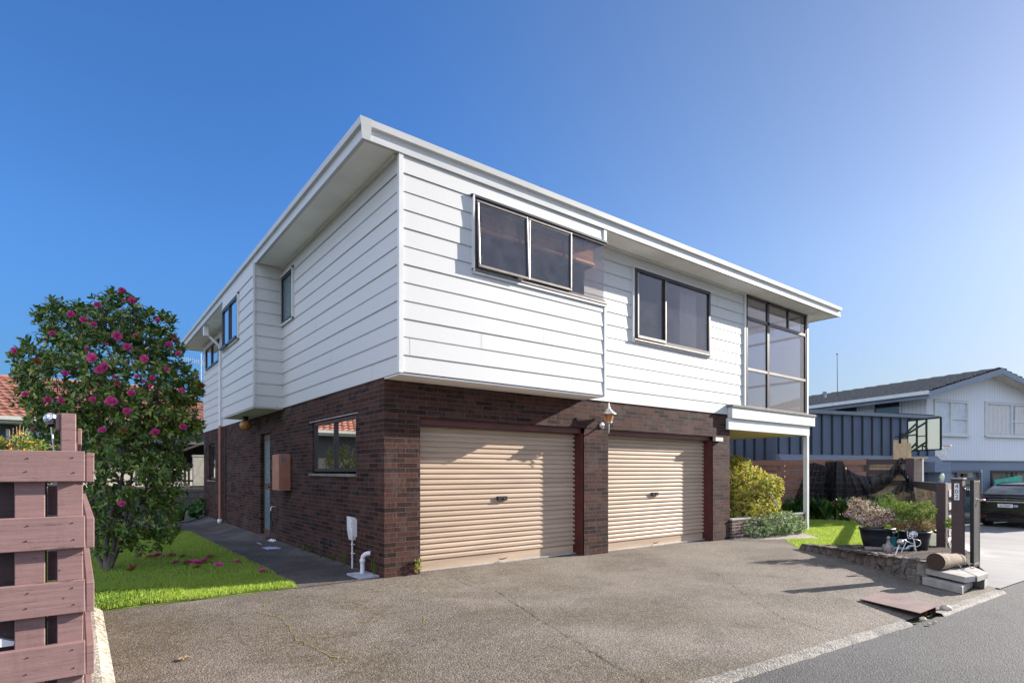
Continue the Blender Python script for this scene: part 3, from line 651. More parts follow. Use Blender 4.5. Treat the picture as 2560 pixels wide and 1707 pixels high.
g=MB(); g.box(SX0+.05,SX1-.05,SY+.02,SY+.026,Z0,Z1); g.build('pane',MT['glass_clear'],fs)
m=MB(); m.box(SX1,SX1+.075,-.06,.02,2.79,ZT); m.build('corner_post',MT['trim'],house)
m=MB(); m.box(7.83,11.62,-.16,.02,2.745,2.80); m.box(7.83,11.62,.02,SY+.1,2.745,2.79); m.build('deck_flashing',MT['slate'],house,bev=.006)
m=MB(); m.box(7.86,11.60,-.135,-.02,2.51,2.744); m.box(7.80,11.42,-.085,-.02,2.27,2.507); m.box(11.34,11.42,-.02,SY,2.27,2.744); m.build('deck_beam',MT['trim'],house,bev=.005)
m=MB(); m.box(7.981,11.339,-.018,SY,2.28,2.30); m.build('deck_soffit',MT['tan_soffit'],house)
m=MB(); m.box(11.29,11.39,-.085,.015,-.2,2.268); m.build('porch_post',MT['trim'],house,bev=.004)
m=MB(); m.box(7.985,11.33,.95,1.1,2.79,2.80); m.build('deck_edge',MT['slate'],house)
# inside: floor, ceiling, partitions
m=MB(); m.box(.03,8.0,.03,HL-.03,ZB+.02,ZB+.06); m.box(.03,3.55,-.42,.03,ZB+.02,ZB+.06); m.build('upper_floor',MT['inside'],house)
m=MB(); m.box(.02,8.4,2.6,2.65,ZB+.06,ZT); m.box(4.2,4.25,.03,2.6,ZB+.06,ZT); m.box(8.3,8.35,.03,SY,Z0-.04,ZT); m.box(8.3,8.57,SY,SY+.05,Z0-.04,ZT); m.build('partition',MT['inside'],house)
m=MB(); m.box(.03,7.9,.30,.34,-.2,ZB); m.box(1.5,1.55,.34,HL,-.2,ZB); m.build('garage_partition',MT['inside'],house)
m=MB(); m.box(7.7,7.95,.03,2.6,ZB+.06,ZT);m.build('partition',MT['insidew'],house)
# planter wall under the porch
m=MB(); pl=MB(); pl.box(8.0,11.28,-.045,.06,-.25,.33); pw=pl.build('planter_wall',brickmat('planter_brick',(.15,.075,.06),(.085,.05,.045),(.36,.33,.30)),house)
m.box(7.99,11.285,-.055,.07,.33,.36); m.build('coping',MT['slab'],pw)
# ------------------------------------------------------------------ things fixed to or standing by the house
# coach lamp
L=thing('wall_lamp','coach lamp with amber glass and pale pointed cap between the two garage doors','wall lamp',(4.03,0,2.16))
m=MB(); m.lathe((4.03,-.0,2.17),[(.0,.0),(.055,.0),(.06,.012),(.03,.03),(.0,.03)],16,Matrix.Rotation(PI/2,3,'X')); m.build('wall_plate',MT['silver'],L)
m=MB(); m.tube([(4.03,-.02,2.17),(4.03,-.09,2.15),(4.03,-.15,2.165),(4.03,-.17,2.20)],.014,8); m.tube([(4.03,-.17,2.03),(4.03,-.17,2.2)],[.006,.014],8); m.build('arm',MT['silver'],L)
def hexf(c,r0,z0,r1,z1,k0=0): return [(c[0]+r*math.cos(PI/6+PI/3*k),c[1]+r*math.sin(PI/6+PI/3*k),c[2]+z) for r,z in ((r0,z0),(r1,z1)) for k in range(6)]
c=(4.03,-.17,2.2)
m=MB(); m.add(hexf(c,.05,.02,.085,.15),[(k,(k+1)%6,6+(k+1)%6,6+k) for k in range(6)]); amb=plain('amber_glass',(.62,.22,.015),.25,vs=20,va=.2,bs=40,bd=.004,coat=.5); m.build('amber_glass',amb,L)
m=MB()
for k in range(6):
    a=Vector(hexf(c,.052,.02,.088,.15)[k]);b=Vector(hexf(c,.052,.02,.088,.15)[k+6]); m.tube([a,b],.0055,5)
m.lathe(c,[(.02,0),(.058,.005),(.058,.02),(.0,.02)],12); m.build('cage',MT['silver'],L)
m=MB(); m.lathe(c,[(.125,.145),(.13,.155),(.075,.20),(.045,.235),(.03,.25),(.018,.27),(.01,.33),(.001,.35)],12); m.build('cap',MT['silver'],L)
# globe under the box bay
G=thing('ceiling_lamp','amber glass globe lamp hanging under the white box bay','ceiling lamp',(-.25,6.48,2.57))
m=MB(); m.lathe((-.25,6.48,2.50),[(.0,.075),(.06,.075),(.055,.02),(.05,.0)],14); m.build('lamp_base',MT['darkmetal'],G)
m=MB(); m.sphere((-.25,6.48,2.385),.125,18,12,.95); gm=plain('dimpled_amber_glass',(.55,.24,.04),.2,vs=30,va=.5,bs=55,bd=.02,bstr=1,coat=.6); m.build('globe',gm,G)
# terracotta cabinet
B=thing('meter_cabinet','tall terracotta painted meter cabinet on the brick wall beside the side door','meter cabinet',(0,4.45,1.03))
m=MB(); m.box(-.20,-.002,4.05,4.50,1.02,1.70); m.build('case',MT['terracotta_paint'],B,bev=.01)
m=MB(); m.box(-.215,-.2,4.055,4.495,1.03,1.69); dr=m.build('door',plain('terracotta_door',(.46,.20,.13),.5),B,bev=.006)
m=MB(); m.box(-.17,-.09,4.044,4.05,1.56,1.64); m.build('sticker',plain('grey_sticker',(.14,.17,.22),.5),dr)
# telecom box + conduit
T=thing('junction_box','white sloping plastic junction box on a thin conduit on the brick side wall','junction box',(0,1.0,0))
m=MB(); m.prism([(-.002,.40),(-.002,.72),(-.09,.74),(-.085,.55),(-.06,.40)],lambda a,b,o:(a,o,b),.93,1.07); m.build('cover',MT['pvc'],T,bev=.01)
m=MB(); m.box(-.07,-.001,.90,.93,.45,.70); m.build('backing',MT['pvc'],T)
m=MB(); m.box(-.075,-.035,.924,.9285,.58,.66); m.build('label_plate',plain('grey_label',(.30,.32,.36),.5),T)
m=MB(); m.tube([(-.03,1.0,-.01),(-.03,1.0,.42)],.012,8)
for z in (.2,.33): m.box(-.045,-.0,.98,1.02,z,z+.015)
m.build('conduit',MT['pvc'],T)
# drain elbow with tray
T=thing('drain_pipe','white plastic drain elbow rising from a square tray at the brick corner foot','drain pipe',(-.1,.42,0))
m=MB(); m.box(-.30,-.02,.10,.52,-.0,.022); m.box(-.27,-.05,.14,.30,.022,.024); m.build('tray',plain('grey_plastic_tray',(.46,.46,.50),.6),T,bev=.004)
m=MB(); m.tube([(-.12,.42,0),(-.12,.42,.20),(-.115,.41,.245),(-.095,.38,.275),(-.06,.36,.285),(-.04,.35,.283)],[.030]*6,14); m.lathe((-.12,.42,.16),[(.030,0),(.036,.0),(.036,.045),(.030,.045)],14); m.build('elbow',MT['pvc'],T)
# tap with hose end
T=thing('garden_tap','small garden tap with a stub of dark hose on the brick side wall','tap',(-.0,5.0,.66))
m=MB(); m.tube([(0,5.0,.68),(-.09,5.0,.68),(-.11,5.0,.65),(-.11,5.0,.60)],.014,8); m.build('spout',MT['silver'],T)
m=MB(); m.tube([(-.07,4.96,.73),(-.07,5.04,.73)],.008,6); m.tube([(-.07,5.0,.68),(-.07,5.0,.73)],.008,6); m.build('tap_handle',MT['darkmetal'],T)
m=MB(); m.tube([(-.11,5.0,.60),(-.12,5.0,.5),(-.08,5.02,.38),(-.06,5.06,.30)],.011,6); m.build('hose',plain('dark_hose',(.02,.04,.03),.5),T)
# papers on the path
for lab,x,y,c in (('crumpled white paper lying on the side path by the door step',-.17,5.1,(.75,.74,.80)),('flat bluish paper lying on the side path nearest the camera',-.30,4.15,(.45,.46,.75))):
    m=MB(); N=7; z=zg(x,y)+.014; V=[]
    for i in range(N):
        for j in range(N):
            cr=.0 if 'flat' in lab else .12*max(0,(i-3)/3)*abs(math.sin(j*1.7))
            V.append((x-.14+.28*i/6+.01*math.sin(j*2.1),y-.18+.36*j/6+.015*math.sin(i),z+.012*abs(math.sin(i*1.9+j*1.3))+cr*.7))
    m.add(V,[(i*N+j,(i+1)*N+j,(i+1)*N+j+1,i*N+j+1) for i in range(N-1) for j in range(N-1)])
    o=m.build('paper',plain('paper',c,.7,va=.05),org=(x,y,0)); o.modifiers.new('s','SOLIDIFY').thickness=.002; tag(o,lab,'paper')
def PYp(u,v,Y):
    a=(u-1176)/1302.5; dx=FX+a*FY; dy=FY-a*FX; t=(Y-CAM.y)/dy
    return Vector((CAM.x+t*dx,Y,CAM.z-t*(v-1082)/1302.5))
def PV(u,v,A,B,off=0.):
    a=(u-1176)/1302.5; dx=FX+a*FY; dy=FY-a*FX
    ex,ey=B[0]-A[0],B[1]-A[1]; l=math.hypot(ex,ey); nx,ny=-ey/l,ex/l
    t=((A[0]-CAM.x)*nx+(A[1]-CAM.y)*ny)/(dx*nx+dy*ny)-off
    return Vector((CAM.x+t*dx,CAM.y+t*dy,CAM.z-t*(v-1082)/1302.5))
def PZp(u,v,z):
    a=(u-1176)/1302.5; dx=FX+a*FY; dy=FY-a*FX; t=(CAM.z-z)*1302.5/(v-1082)
    return Vector((CAM.x+t*dx,CAM.y+t*dy,z))
# ------------------------------------------------------------------ left fence with return
f=thing('timber_fence','mauve-brown painted timber fence of wide rails in the left foreground','fence',(-3.2,-3.5,0))
fm=MT['fence']
RZ=[(1.334,1.472),(1.03,1.176),(.735,.881),(.447,.60),(.15,.30)]
for i,(a,b) in enumerate(RZ):
    m=MB(); m.box(-6.4,-3.124+random.uniform(-.002,.002),-3.57,-3.534,a,b); m.build('rail',fm,f,bev=.003)
    m=MB(); m.box(-3.121,-3.090,-3.562+.02*(i==0),.05,a-.003,b-.006-.004*i); m.build('return_rail',fm,f,bev=.003)
    m=MB(); m.box(-3.262,-3.2275,-3.44,.05,a-.155,a-.02); m.build('return_rail',fm,f,bev=.003)
m=MB(); m.box(-3.153,-3.136,-3.49,.05,1.505,1.58); m.build('return_rail',fm,f,bev=.003)
m=MB(); m.box(-3.23,-3.2155,-3.49,.05,1.57,1.645); m.build('return_rail',fm,f,bev=.003)
m=MB(); m.box(-3.214,-3.157,-3.505,-3.42,-.02,1.648); m.build('post',fm,f,bev=.004)
m=MB(); m.box(-3.226,-3.132,-3.532,-3.506,-.02,1.40); m.build('board',fm,f,bev=.003)
m=MB(); m.box(-3.372,-3.268,-3.532,-3.51,-.02,1.40); m.build('board',fm,f,bev=.003)
m=MB(); m.box(-3.215,-3.15,.0,.08,-.02,1.648);m.build('post',fm,f)
for a,b in RZ: m=MB(); m.box(-6.4,-3.264,-3.49,-3.455,a-.165,a+.005); m.build('back_rail',MT['fence_dark'],f)  # boards in shade behind the rails; the shade is put into their dark colour
for x in (-3.60,-3.80,-4.1,-4.35): 
    m=MB(); m.box(x,x+.105,-3.532,-3.51,-.02,1.40); m.build('board',fm,f,bev=.003)
for i,(a,b) in enumerate(RZ[:4]):
    m=MB()
    for x,z in ((-3.165,a+.04),(-3.17,b-.03),(-3.33,a+.045),(-3.325,b-.035)): m.sphere((x,-3.5705,z),.0035,6,4)
    m.build('nail',MT['darkmetal'],f)
m=MB(); m.prism([(-4.0,.615),(-3.375,.615),(-3.372,.632),(-3.42,.652),(-4.0,.66)],lambda a,b,o:(a,o,b),-3.52,-3.40)
tag(m.build('plastic_box',MT['pvc'],org=(-3.6,-3.46,.6)),'white plastic box glimpsed between the rails of the mauve-brown fence','box')
def ball_light(name,label,c,r,stake,mat,rs=.006):
    t=thing(name,label,'solar light',stake,0,'solar ball lights on stakes')
    m=MB(); m.sphere(c,r,18,12); m.build('ball',mat,t)
    m=MB(); d=(Vector(stake)-Vector(c)).normalized(); m.tube([Vector(c)+d*r*.9,Vector(c)+d*r*1.35],[r*.5,r*.25],10); m.build('collar',MT['darkmetal'],t)
    m=MB(); m.tube([Vector(c)+d*r*1.2,stake],rs,8); m.build('stake',MT['silver'],t)
def ballmat(name,col):
    m,nt,b,o=newmat(name); v=nd(nt,'ShaderNodeTexVoronoi'); v.feature='DISTANCE_TO_EDGE'; v.inputs['Scale'].default_value=55; lk(nt,pos(nt),v.inputs['Vector'])
    lk(nt,ramp(nt,v.outputs['Distance'],[(.03,(.04,.04,.05)),(.12,col)]),b.inputs['Base Color']); b.inputs['Roughness'].default_value=.12; b.inputs['Metallic'].default_value=.35; return m
bmat=ballmat('cracked_glass',(.80,.82,.88))
c=PD(116,962,2.75); ball_light('solar_light','tall solar light with a white honeycomb ball behind the left fence',c,.029,PD(129,1075,2.75),bmat,.0045)
# ------------------------------------------------------------------ foliage
def leafgeo(V,F,p,d,n,L,W,fold=.25):
    """pointed folded leaf: p base, d direction, n normal"""
    d=d.normalized(); s=d.cross(n)
    if s.length<1e-3: s=d.cross(Vector((.3,.5,.8)))
    s.normalize(); n=s.cross(d).normalized(); k=len(V)
    up=n*(W*fold)
    V+= [p,p+d*L*.38+s*W*.5+up,p+d*L*.75+s*W*.36+up*.6-n*L*.05,p+d*L-n*L*.14,p+d*L*.75-s*W*.36+up*.6-n*L*.05,p+d*L*.38-s*W*.5+up,p+d*L*.5-n*L*.0]
    F+= [(k,k+1,k+2,k+6),(k+6,k+2,k+3),(k,k+6,k+4,k+5),(k+6,k+3,k+4)]
def rdir(): 
    z=random.uniform(-1,1);a=random.uniform(0,6.283);r=math.sqrt(1-z*z); return Vector((r*math.cos(a),r*math.sin(a),z))
def rosettes(tips,per,L,W,spread=.8):
    m=MB(); V=[];F=[]
    for p,d in tips:
        d=d.normalized(); q=d.orthogonal().normalized(); q2=d.cross(q); a0=random.random()*6.28
        for i in range(per):
            a=a0+i*2.4; t=random.uniform(0,.09 if L>.05 else .04)
            dd=(d*random.uniform(.15,.9)+ (q*math.cos(a)+q2*math.sin(a))*spread+Vector((0,0,.12))).normalized()
            leafgeo(V,F,p-d*t+dd*.008,dd,(d+rdir()*.4),L*random.uniform(.65,1.15),W*random.uniform(.8,1.1))
    m.v=[tuple(v) for v in V]; m.f=F; m.sm=[False]*len(F); return m
def ell_points(E,n,shell=.55,low=None):
    """E list of (center, rx, rz, weight); points biased to the shell; returns (p, outward)"""
    out=[]; W=[e[3] for e in E]
    while len(out)<n:
        c,rx,rz,_=random.choices(E,W)[0]; d=rdir(); k=(shell+(1-shell)*random.random()**.6)
        p=Vector((c[0]+d.x*rx*k,c[1]+d.y*rx*k,c[2]+d.z*rz*k))
        # skip points deep within another ellipsoid
        deep=False
        for c2,r2,z2,_ in E:
            if c2 is c: continue
            q=((p.x-c2[0])/r2)**2+((p.y-c2[1])/r2)**2+((p.z-c2[2])/z2)**2
            if q<.35: deep=True;break
        if deep and random.random()<.7: continue
        out.append((p,d))
    return out
def bush(name,label,cat,E,n,per,L,W,mat,stem,base,group=None,shell=.5,stemn=6,stemr=.012,stemmat='bark',parent=None,extra=None,spread=.8):
    t=thing(name,label,cat,base,0,group)
    tips=[(p,(d+Vector((0,0,.6))+rdir()*.5)) for p,d in ell_points(E,n,shell)]
    rosettes(tips,per,L,W,spread).build('foliage',mat,t,fixn=False)
    m=MB()
    for i in range(stemn):
        c,rx,rz,_=random.choice(E); e=Vector(c)+rdir()*min(rx,rz)*.5; b=Vector(base)+Vector((random.uniform(-1,1),random.uniform(-1,1),0))*stemr*2.5
        mid=(b+e)/2+rdir()*.06; m.tube([b,mid,e],[stemr,stemr*.7,stemr*.3],6,False)
    m.build('stem',MT[stemmat],t); return t,tips
# --- camellia
CB=Vector((-2.82,3.1,-.03)); dC=8.05
def C_(u,v,dd=0): return PD(u,v,dC+dd)
px=dC/1302.5
E=[(C_(245,860),165*px,165*px,6),(C_(150,900,.1),100*px,120*px,2.2),(C_(330,900,-.1),110*px,130*px,2.6),(C_(310,1060),110*px,130*px,2.4),(C_(255,1010),110*px,120*px,2),
   (C_(265,738),80*px,62*px,1.1),(C_(148,755),58*px,60*px,.8),(C_(355,790),52*px,82*px,.8),(C_(200,760),60*px,60*px,.6),(C_(72,840),42*px,62*px,.5),(C_(420,960),38*px,64*px,.5),(C_(430,900),30*px,40*px,.3),(C_(120,985),60*px,60*px,.7),(C_(380,1120),48*px,85*px,.6),(C_(300,1180),75*px,75*px,.7),(C_(350,1060),70*px,110*px,.8),(C_(225,1150,-.2),60*px,100*px,.6),(C_(250,1225,.1),62*px,55*px,.35),(C_(372,1195),45*px,62*px,.45),(C_(330,1240,.1),45*px,40*px,.2)]
cam_t=thing('camellia_tree','large camellia bush with dark glossy leaves and pink double flowers beside the narrow lawn','tree',CB)
tips=[(p,d+Vector((0,0,.5))+rdir()*.5) for p,d in ell_points(E,2250,.42)]
# sprigs that break the outline
for u,v,l in ((120,695,3),(135,700,3),(185,700,2),(260,672,4),(285,678,4),(300,690,3),(235,690,3),(85,715,3),(98,722,3),(350,715,3),(378,720,3),(390,735,2),(392,770,2),(45,808,3),(30,805,2),(55,880,3),(60,915,3),(455,880,3),(462,900,3),(440,862,3),(460,975,3),(448,1000,2),(405,1130,2),(412,1180,2),(400,1210,2),(330,1215,3),(290,1230,2),(215,1210,2),(60,850,2),(415,800,3),(424,840,3),(425,850,2)):
    for i in range(l*2): tips.append((C_(u+random.uniform(-9,9),v+random.uniform(-9,11),random.uniform(-.2,.2)),Vector((random.uniform(-.4,.4),random.uniform(-.4,.4),1))))
rosettes(tips,7,.092,.040).build('foliage',MT['leaf_cam'],cam_t,fixn=False)
tr=MB()
stems=[[(0,0),(-.02,.35),(-.16,.85),(-.22,1.6),(-.35,2.3)],[(.02,0),(.08,.4),(.02,.95),(.05,1.7),(.0,2.6),(.1,3.3)],[(.0,0),(.18,.3),(.35,.8),(.40,1.5),(.62,2.3)],[(-.03,0),(-.15,.25),(-.18,.7),(-.42,1.4),(-.7,2.2)],[(.03,0),(.22,.5),(.55,1.05),(.75,1.6)],[(0,.3),(.1,.7),(.28,1.3),(.3,2.1),(.45,2.9)]]
for i,s in enumerate(stems):
    n=len(s); pts=[CB+Vector((a*FY,-a*FX,z))+Vector((0,0,0))+Vector((.1*math.sin(i*2+z*1.4),.12*math.cos(i*3+z),0))*z*.7 for a,z in s]
    tr.tube(pts,[.036*(1-.8*k/(n-1))*(1 if i else 1.3) for k in range(n)],9)
tr.build('trunk',MT['bark'],cam_t)
tw=MB(); sk_=[CB+Vector((a*FY,-a*FX,z)) for s in stems for a,z in s if z>.6]
for p,d in random.sample(tips,420):
    b=min(sk_,key=lambda q:(q-p).length+abs(q.z-p.z+.4)*.5); b=b+(p-b)*random.uniform(.35,.6)+rdir()*.08
    tw.tube([b,(b+p)/2+rdir()*.05,p],[.008,.005,.0025],5,False)
tw.build('twigs',MT['bark'],cam_t)['kind']='stuff'
# flower: ruffled double bloom, shared mesh
def bloom(name,mat,R,layers,seed):
    r=random.Random(seed); m=MB()
    for l in range(layers):
        n=9-l; tilt=l/(layers)*1.25; 
        for k in range(n):
            a=2*PI*(k+.5*(l%2))/n+r.uniform(-.15,.15); ca,sa=math.cos(a),math.sin(a); rad=R*(1-.12*l)*r.uniform(.85,1.1)
            g=[]
            for i in range(4):
                t=i/3; rr=rad*t*math.cos(tilt*t*.9)+.004; hh=rad*t*math.sin(tilt*t)+.01*l*R*8+r.uniform(-.1,.1)*R*(i==3)
                w=rad*(.16+.62*t-.25*t*t)
                for j in (-1,0,1): g.append((0,0,0) if i==0 else (ca*rr-sa*w*j*.62,sa*rr+ca*w*j*.62,hh+(abs(j))*.16*R*t+r.uniform(-.06,.06)*R*t))
            m.add(g,[(i*3+j,(i+1)*3+j,(i+1)*3+j+1,i*3+j+1) for i in range(3) for j in range(2)],False)
    import bmesh
    me=bpy.data.meshes.new(name); me.from_pydata(m.v,[],m.f); bm=bmesh.new(); bm.from_mesh(me); bmesh.ops.remove_doubles(bm,verts=bm.verts,dist=1e-5); bm.to_mesh(me); bm.free(); me.materials.append(mat); return me
BL=[bloom('flower',MT['pink'],.068,5,3),bloom('flower',MT['pink'],.05,5,4),bloom('flower',MT['brownpetal'],.045,4,5),bloom('flower',MT['pinkfade'],.055,4,6)]
def face_rot(d): return d.to_track_quat('Z','Y').to_euler()
TOCAM=(CAM-C_(245,900)); TOCAM.z=0; TOCAM.normalize()
RIGHT=Vector((FY,-FX,0))
FL=[(268,772,0,1.),(237,845,0,1.1),(228,850,0,.9),(255,922,0,1.15),(332,824,0,.95),(212,822,0,1.),(292,797,1,1),(280,667,1,1.1),(303,690,1,1.2),(224,700,1,1),(163,722,1,1),(192,735,1,1),(400,775,0,.75),(34,805,0,.85),(235,987,0,.95),(280,1157,0,.8),(357,992,1,1.2),(418,897,0,.8),(420,980,1,1.1),(140,920,0,.8),(110,918,1,1.1),(213,917,1,1),(302,903,1,1),(292,944,1,1.1),(150,857,1,.9),(388,790,1,1),(410,812,1,.9),(215,745,1,.8),(120,765,1,.8),(240,840,1,1.1),(382,847,1,.7),(350,867,1,.8),(315,865,1,.8),(295,830,2,.8),(270,880,3,.9),(283,988,2,1),(85,830,2,1.3),(463,885,2,1.2),(310,770,1,.7),(362,735,1,.7),(330,875,1,.6),(452,868,1,.7),(58,905,1,.7),(75,985,1,.6),(310,690,1,.7),(285,690,1,.6),(345,885,1,.7),(200,800,1,.6),(262,865,1,.6),(245,790,1,.5)]
def surf_point(u,v):
    best=None
    ray=Vector((FX+(u-1176)/1302.5*FY,FY-(u-1176)/1302.5*FX,-(v-1082)/1302.5))
    for c,rx,rz,_ in E:
        o=Vector(((CAM.x-c.x)/rx,(CAM.y-c.y)/rx,(CAM.z-c.z)/rz)); d=Vector((ray.x/rx,ray.y/rx,ray.z/rz))
        A=d.dot(d);B=2*o.dot(d);Cc=o.dot(o)-1;D=B*B-4*A*Cc
        if D<=0: continue
        t=(-B-math.sqrt(D))/(2*A)
        if best is None or t<best: best=t
    return CAM+ray*((best-.03) if best else dC-.05)
for u,v,k,s in FL:
    p=surf_point(u,v); o=bpy.data.objects.new('flower',BL[k]); COL.objects.link(o); o.parent=cam_t; o.location=p-CB
    d=(TOCAM+Vector((0,0,random.uniform(-.1,.8)))+RIGHT*random.uniform(-.9,.9)).normalized(); o.rotation_euler=face_rot(d); q_=s*.84*random.uniform(.85,1.12); o.scale=(q_,q_*random.uniform(.8,1),q_); ORG[o.name]=Vector((0,0,0))
    if k==2: o['label']='withered brown flower'
m=MB()
for i in range(170):
    p,d=random.choice(tips); q=p+rdir()*.05; m.sphere(q,random.uniform(.007,.012),6,4,1.4)
m.build('bud',MT['bud'],cam_t)['kind']='stuff'
m=MB()
# fallen flowers on the lawn
FF=[(320,1270,0),(345,1273,3),(360,1270,0),(375,1272,1),(395,1270,3),(420,1273,3),(403,1288,1),(432,1287,1),(448,1287,0),(455,1290,0),(467,1287,3),(480,1275,3),(470,1283,0),(503,1295,0),(545,1287,0),(603,1311,0),(305,1298,3),(300,1305,2),(425,1292,2),(452,1300,2),(482,1272,2)]
for u,v,k in FF:
    p=PZp(u,v,.03); p.z=zg(p.x,p.y)+.045
    o=bpy.data.objects.new('fallen_flower',BL[k]); COL.objects.link(o); o.location=p; o.rotation_euler=(random.uniform(-.5,.5),random.uniform(-.5,.5),random.uniform(0,6)); sc=random.uniform(.8,1.15); o.scale=(sc,sc,sc*.7)
    lab={0:'fresh pink camellia bloom lying on the lawn',1:'small pink camellia bloom lying on the lawn',2:'withered brown camellia bloom lying on the lawn',3:'fading reddish camellia bloom lying on the lawn'}[k]
    if u==603: lab='pink camellia bloom on the lawn tip nearest the driveway'
    if u==545: lab='pink camellia bloom at the right lawn edge next to the side path'
    tag(o,lab,'flower','camellia blooms fallen on the lawn')
# dead leaf on the driveway
m=MB()
for i in range(7):
    a=i*.9; c=Vector((-2.53,-2.08,.012)); V=[];F=[]; leafgeo(V,F,c,Vector((math.cos(a),math.sin(a),.25)),Vector((0,0,1)),.05,.022); m.add(V,F)
tag(m.build('dead_leaf',MT['fence_end'],org=(-2.53,-2.08,0)),'curled dry leaf lying on the mossy driveway in the left foreground','leaf')
# weeds along the brick wall
wm=leafmat('weed_leaf',[(0,(.04,.09,.02)),(1,(.10,.16,.03))],.5,.3)
def tuft(name,label,cat,c,n,h,w,mat,group=None,spread=.5,parent=None,rad=.03):
    V=[];F=[]
    for i in range(n):
        a=random.uniform(0,6.28);b=Vector(c)+Vector((math.cos(a),math.sin(a),0))*random.uniform(0,rad); l=h*random.uniform(.5,1.1); s=Vector((math.cos(a+1.57),math.sin(a+1.57),0))*w
        o=Vector((math.cos(a),math.sin(a),0))*l*spread*random.uniform(.3,1); k=len(V)
        V+=[b-s*.6,b+s*.6,b+o*.35+Vector((0,0,l*.6))+s,b+o*.35+Vector((0,0,l*.6))-s,b+o+Vector((0,0,l*.85))]; F+=[(k,k+1,k+2,k+3),(k+3,k+2,k+4)]
    m=MB(); m.v=[tuple(v) for v in V];m.f=F;m.sm=[False]*len(F); o=m.build(name,mat,parent,org=c,fixn=False)
    if parent is None: tag(o,label,cat,group)
    return o
for i,(y,h,lab) in enumerate(((3.2,.13,'small grass weed at the wall foot halfway along the side path'),(2.85,.2,'grass weed at the brick wall foot left of the junction box'),(2.3,.17,'grass weed on the side path below the side window'),(1.75,.18,'grass weed at the brick wall foot just left of the thin conduit'),(1.25,.30,'tall grass weed at the brick wall foot next to the thin conduit'),(.55,.30,'grass weed behind the white drain elbow'),(.22,.32,'tall grass weed between drain elbow and brick corner'))):
    tuft('weed',lab,'weed',(-.05,y,zg(0,y)),14,h,.004,wm,'weeds along the foot of the brick side wall')
ym=leafmat('yellow_weed_leaf',[(0,(.20,.24,.03)),(1,(.42,.38,.06))],.5,.3)
t=thing('weed','yellow-green leafy weed growing from the brick pier at the garage door corner','weed',(.48,-.03,.02))
rosettes([(Vector((.48+random.uniform(-.05,.04),-.04,.05+random.uniform(0,.17))),Vector((random.uniform(-1,1),-.6,.6))) for i in range(16)],5,.035,.02).build('foliage',ym,t,fixn=False)
m=MB(); m.tube([(.5,-.01,0),(.48,-.03,.1),(.47,-.04,.2)],.004,5); m.build('stem',MT['bark'],t)
# dry twig at the fence end
m=MB(); b=PD(213,1285,3.6)
for i in range(6): m.tube([b-Vector((0,0,.1)),b+Vector((0,0,.03)),b+Vector((random.uniform(-.05,.05),random.uniform(-.04,.04),.06+.03*random.random()))],[.003,.002,.001],4)
# potted geranium far back by the block wall
pot=thing('potted_plant','dark red pot with a broad-leaved trailing plant at the far end of the side path','potted plant',PZp(405,1195,-.1))
c=PZp(405,1195,-.1)
m=MB(); m.lathe(c,[(.0,0),(.20,0),(.26,.30),(.29,.30),(.29,.36),(.25,.36),(.24,.30)],16); m.build('pot',plain('dark_red_pot',(.13,.045,.04),.6),pot)
bl=leafmat('broad_leaf',[(0,(.03,.09,.025)),(1,(.07,.16,.04))],.45,.25)
rosettes([(c+Vector((random.uniform(-.5,.9)*FY,random.uniform(-.5,.9)*-FX,random.uniform(.18,.5))),Vector((random.uniform(-1,1),-1,.4))) for i in range(26)],4,.2,.17).build('foliage',bl,pot,fixn=False)
# orange-flowered shrub behind the left fence
om=leafmat('orange_flower',[(0,(.75,.25,.02)),(1,(.85,.50,.05))],.5,.3)
ol=leafmat('hedge_leaf',[(0,(.06,.14,.02)),(1,(.22,.32,.05))],.4,.3)
b0=PD(30,1040,5.3); b0.z=0
t,tp=bush('flowering_shrub','green shrub with orange flowers behind the left fence in front of the tiled house','shrub',[(PD(-60,1065,5.4),.5,.36,1),(PD(15,1052,5.3),.34,.27,1),(PD(75,1065,5.2),.26,.22,.7)],420,6,.045,.022,ol,'',b0,stemn=10,stemr=.015)
fl=[(p+Vector((0,0,.03)),d) for p,d in tp if p.z>1.5]
if fl: rosettes(random.sample(fl,min(len(fl),70)),5,.032,.02,1.2).build('small_flowers',om,t,fixn=False)['kind']='stuff'
m=MB(); b=PD(38,1040,5.4)
for i in range(7):
    e=PD(22+i*8,975+abs(i-3)*4,5.4); m.tube([b,(b+e)/2+rdir()*.03,e],[.006,.004,.002],5,False)
m.build('dead_stalk',MT['fence_end'],t)
bush('flowering_shrub','orange-flowered shrub by the side boundary, seen reflected in the lower side window','shrub',[(Vector((-3.7,11.6,1.7)),.55,.5,1),(Vector((-4.3,13.2,1.8)),.6,.6,1),(Vector((-3.9,10.4,1.5)),.4,.4,.6)],420,5,.08,.035,leafmat('orange_tipped_leaf',[(0,(.03,.08,.02)),(.55,(.07,.14,.03)),(.8,(.45,.30,.04)),(1,(.80,.35,.03))],.5,.3),'',(-3.9,11.8,-.15),stemn=8,stemr=.02)
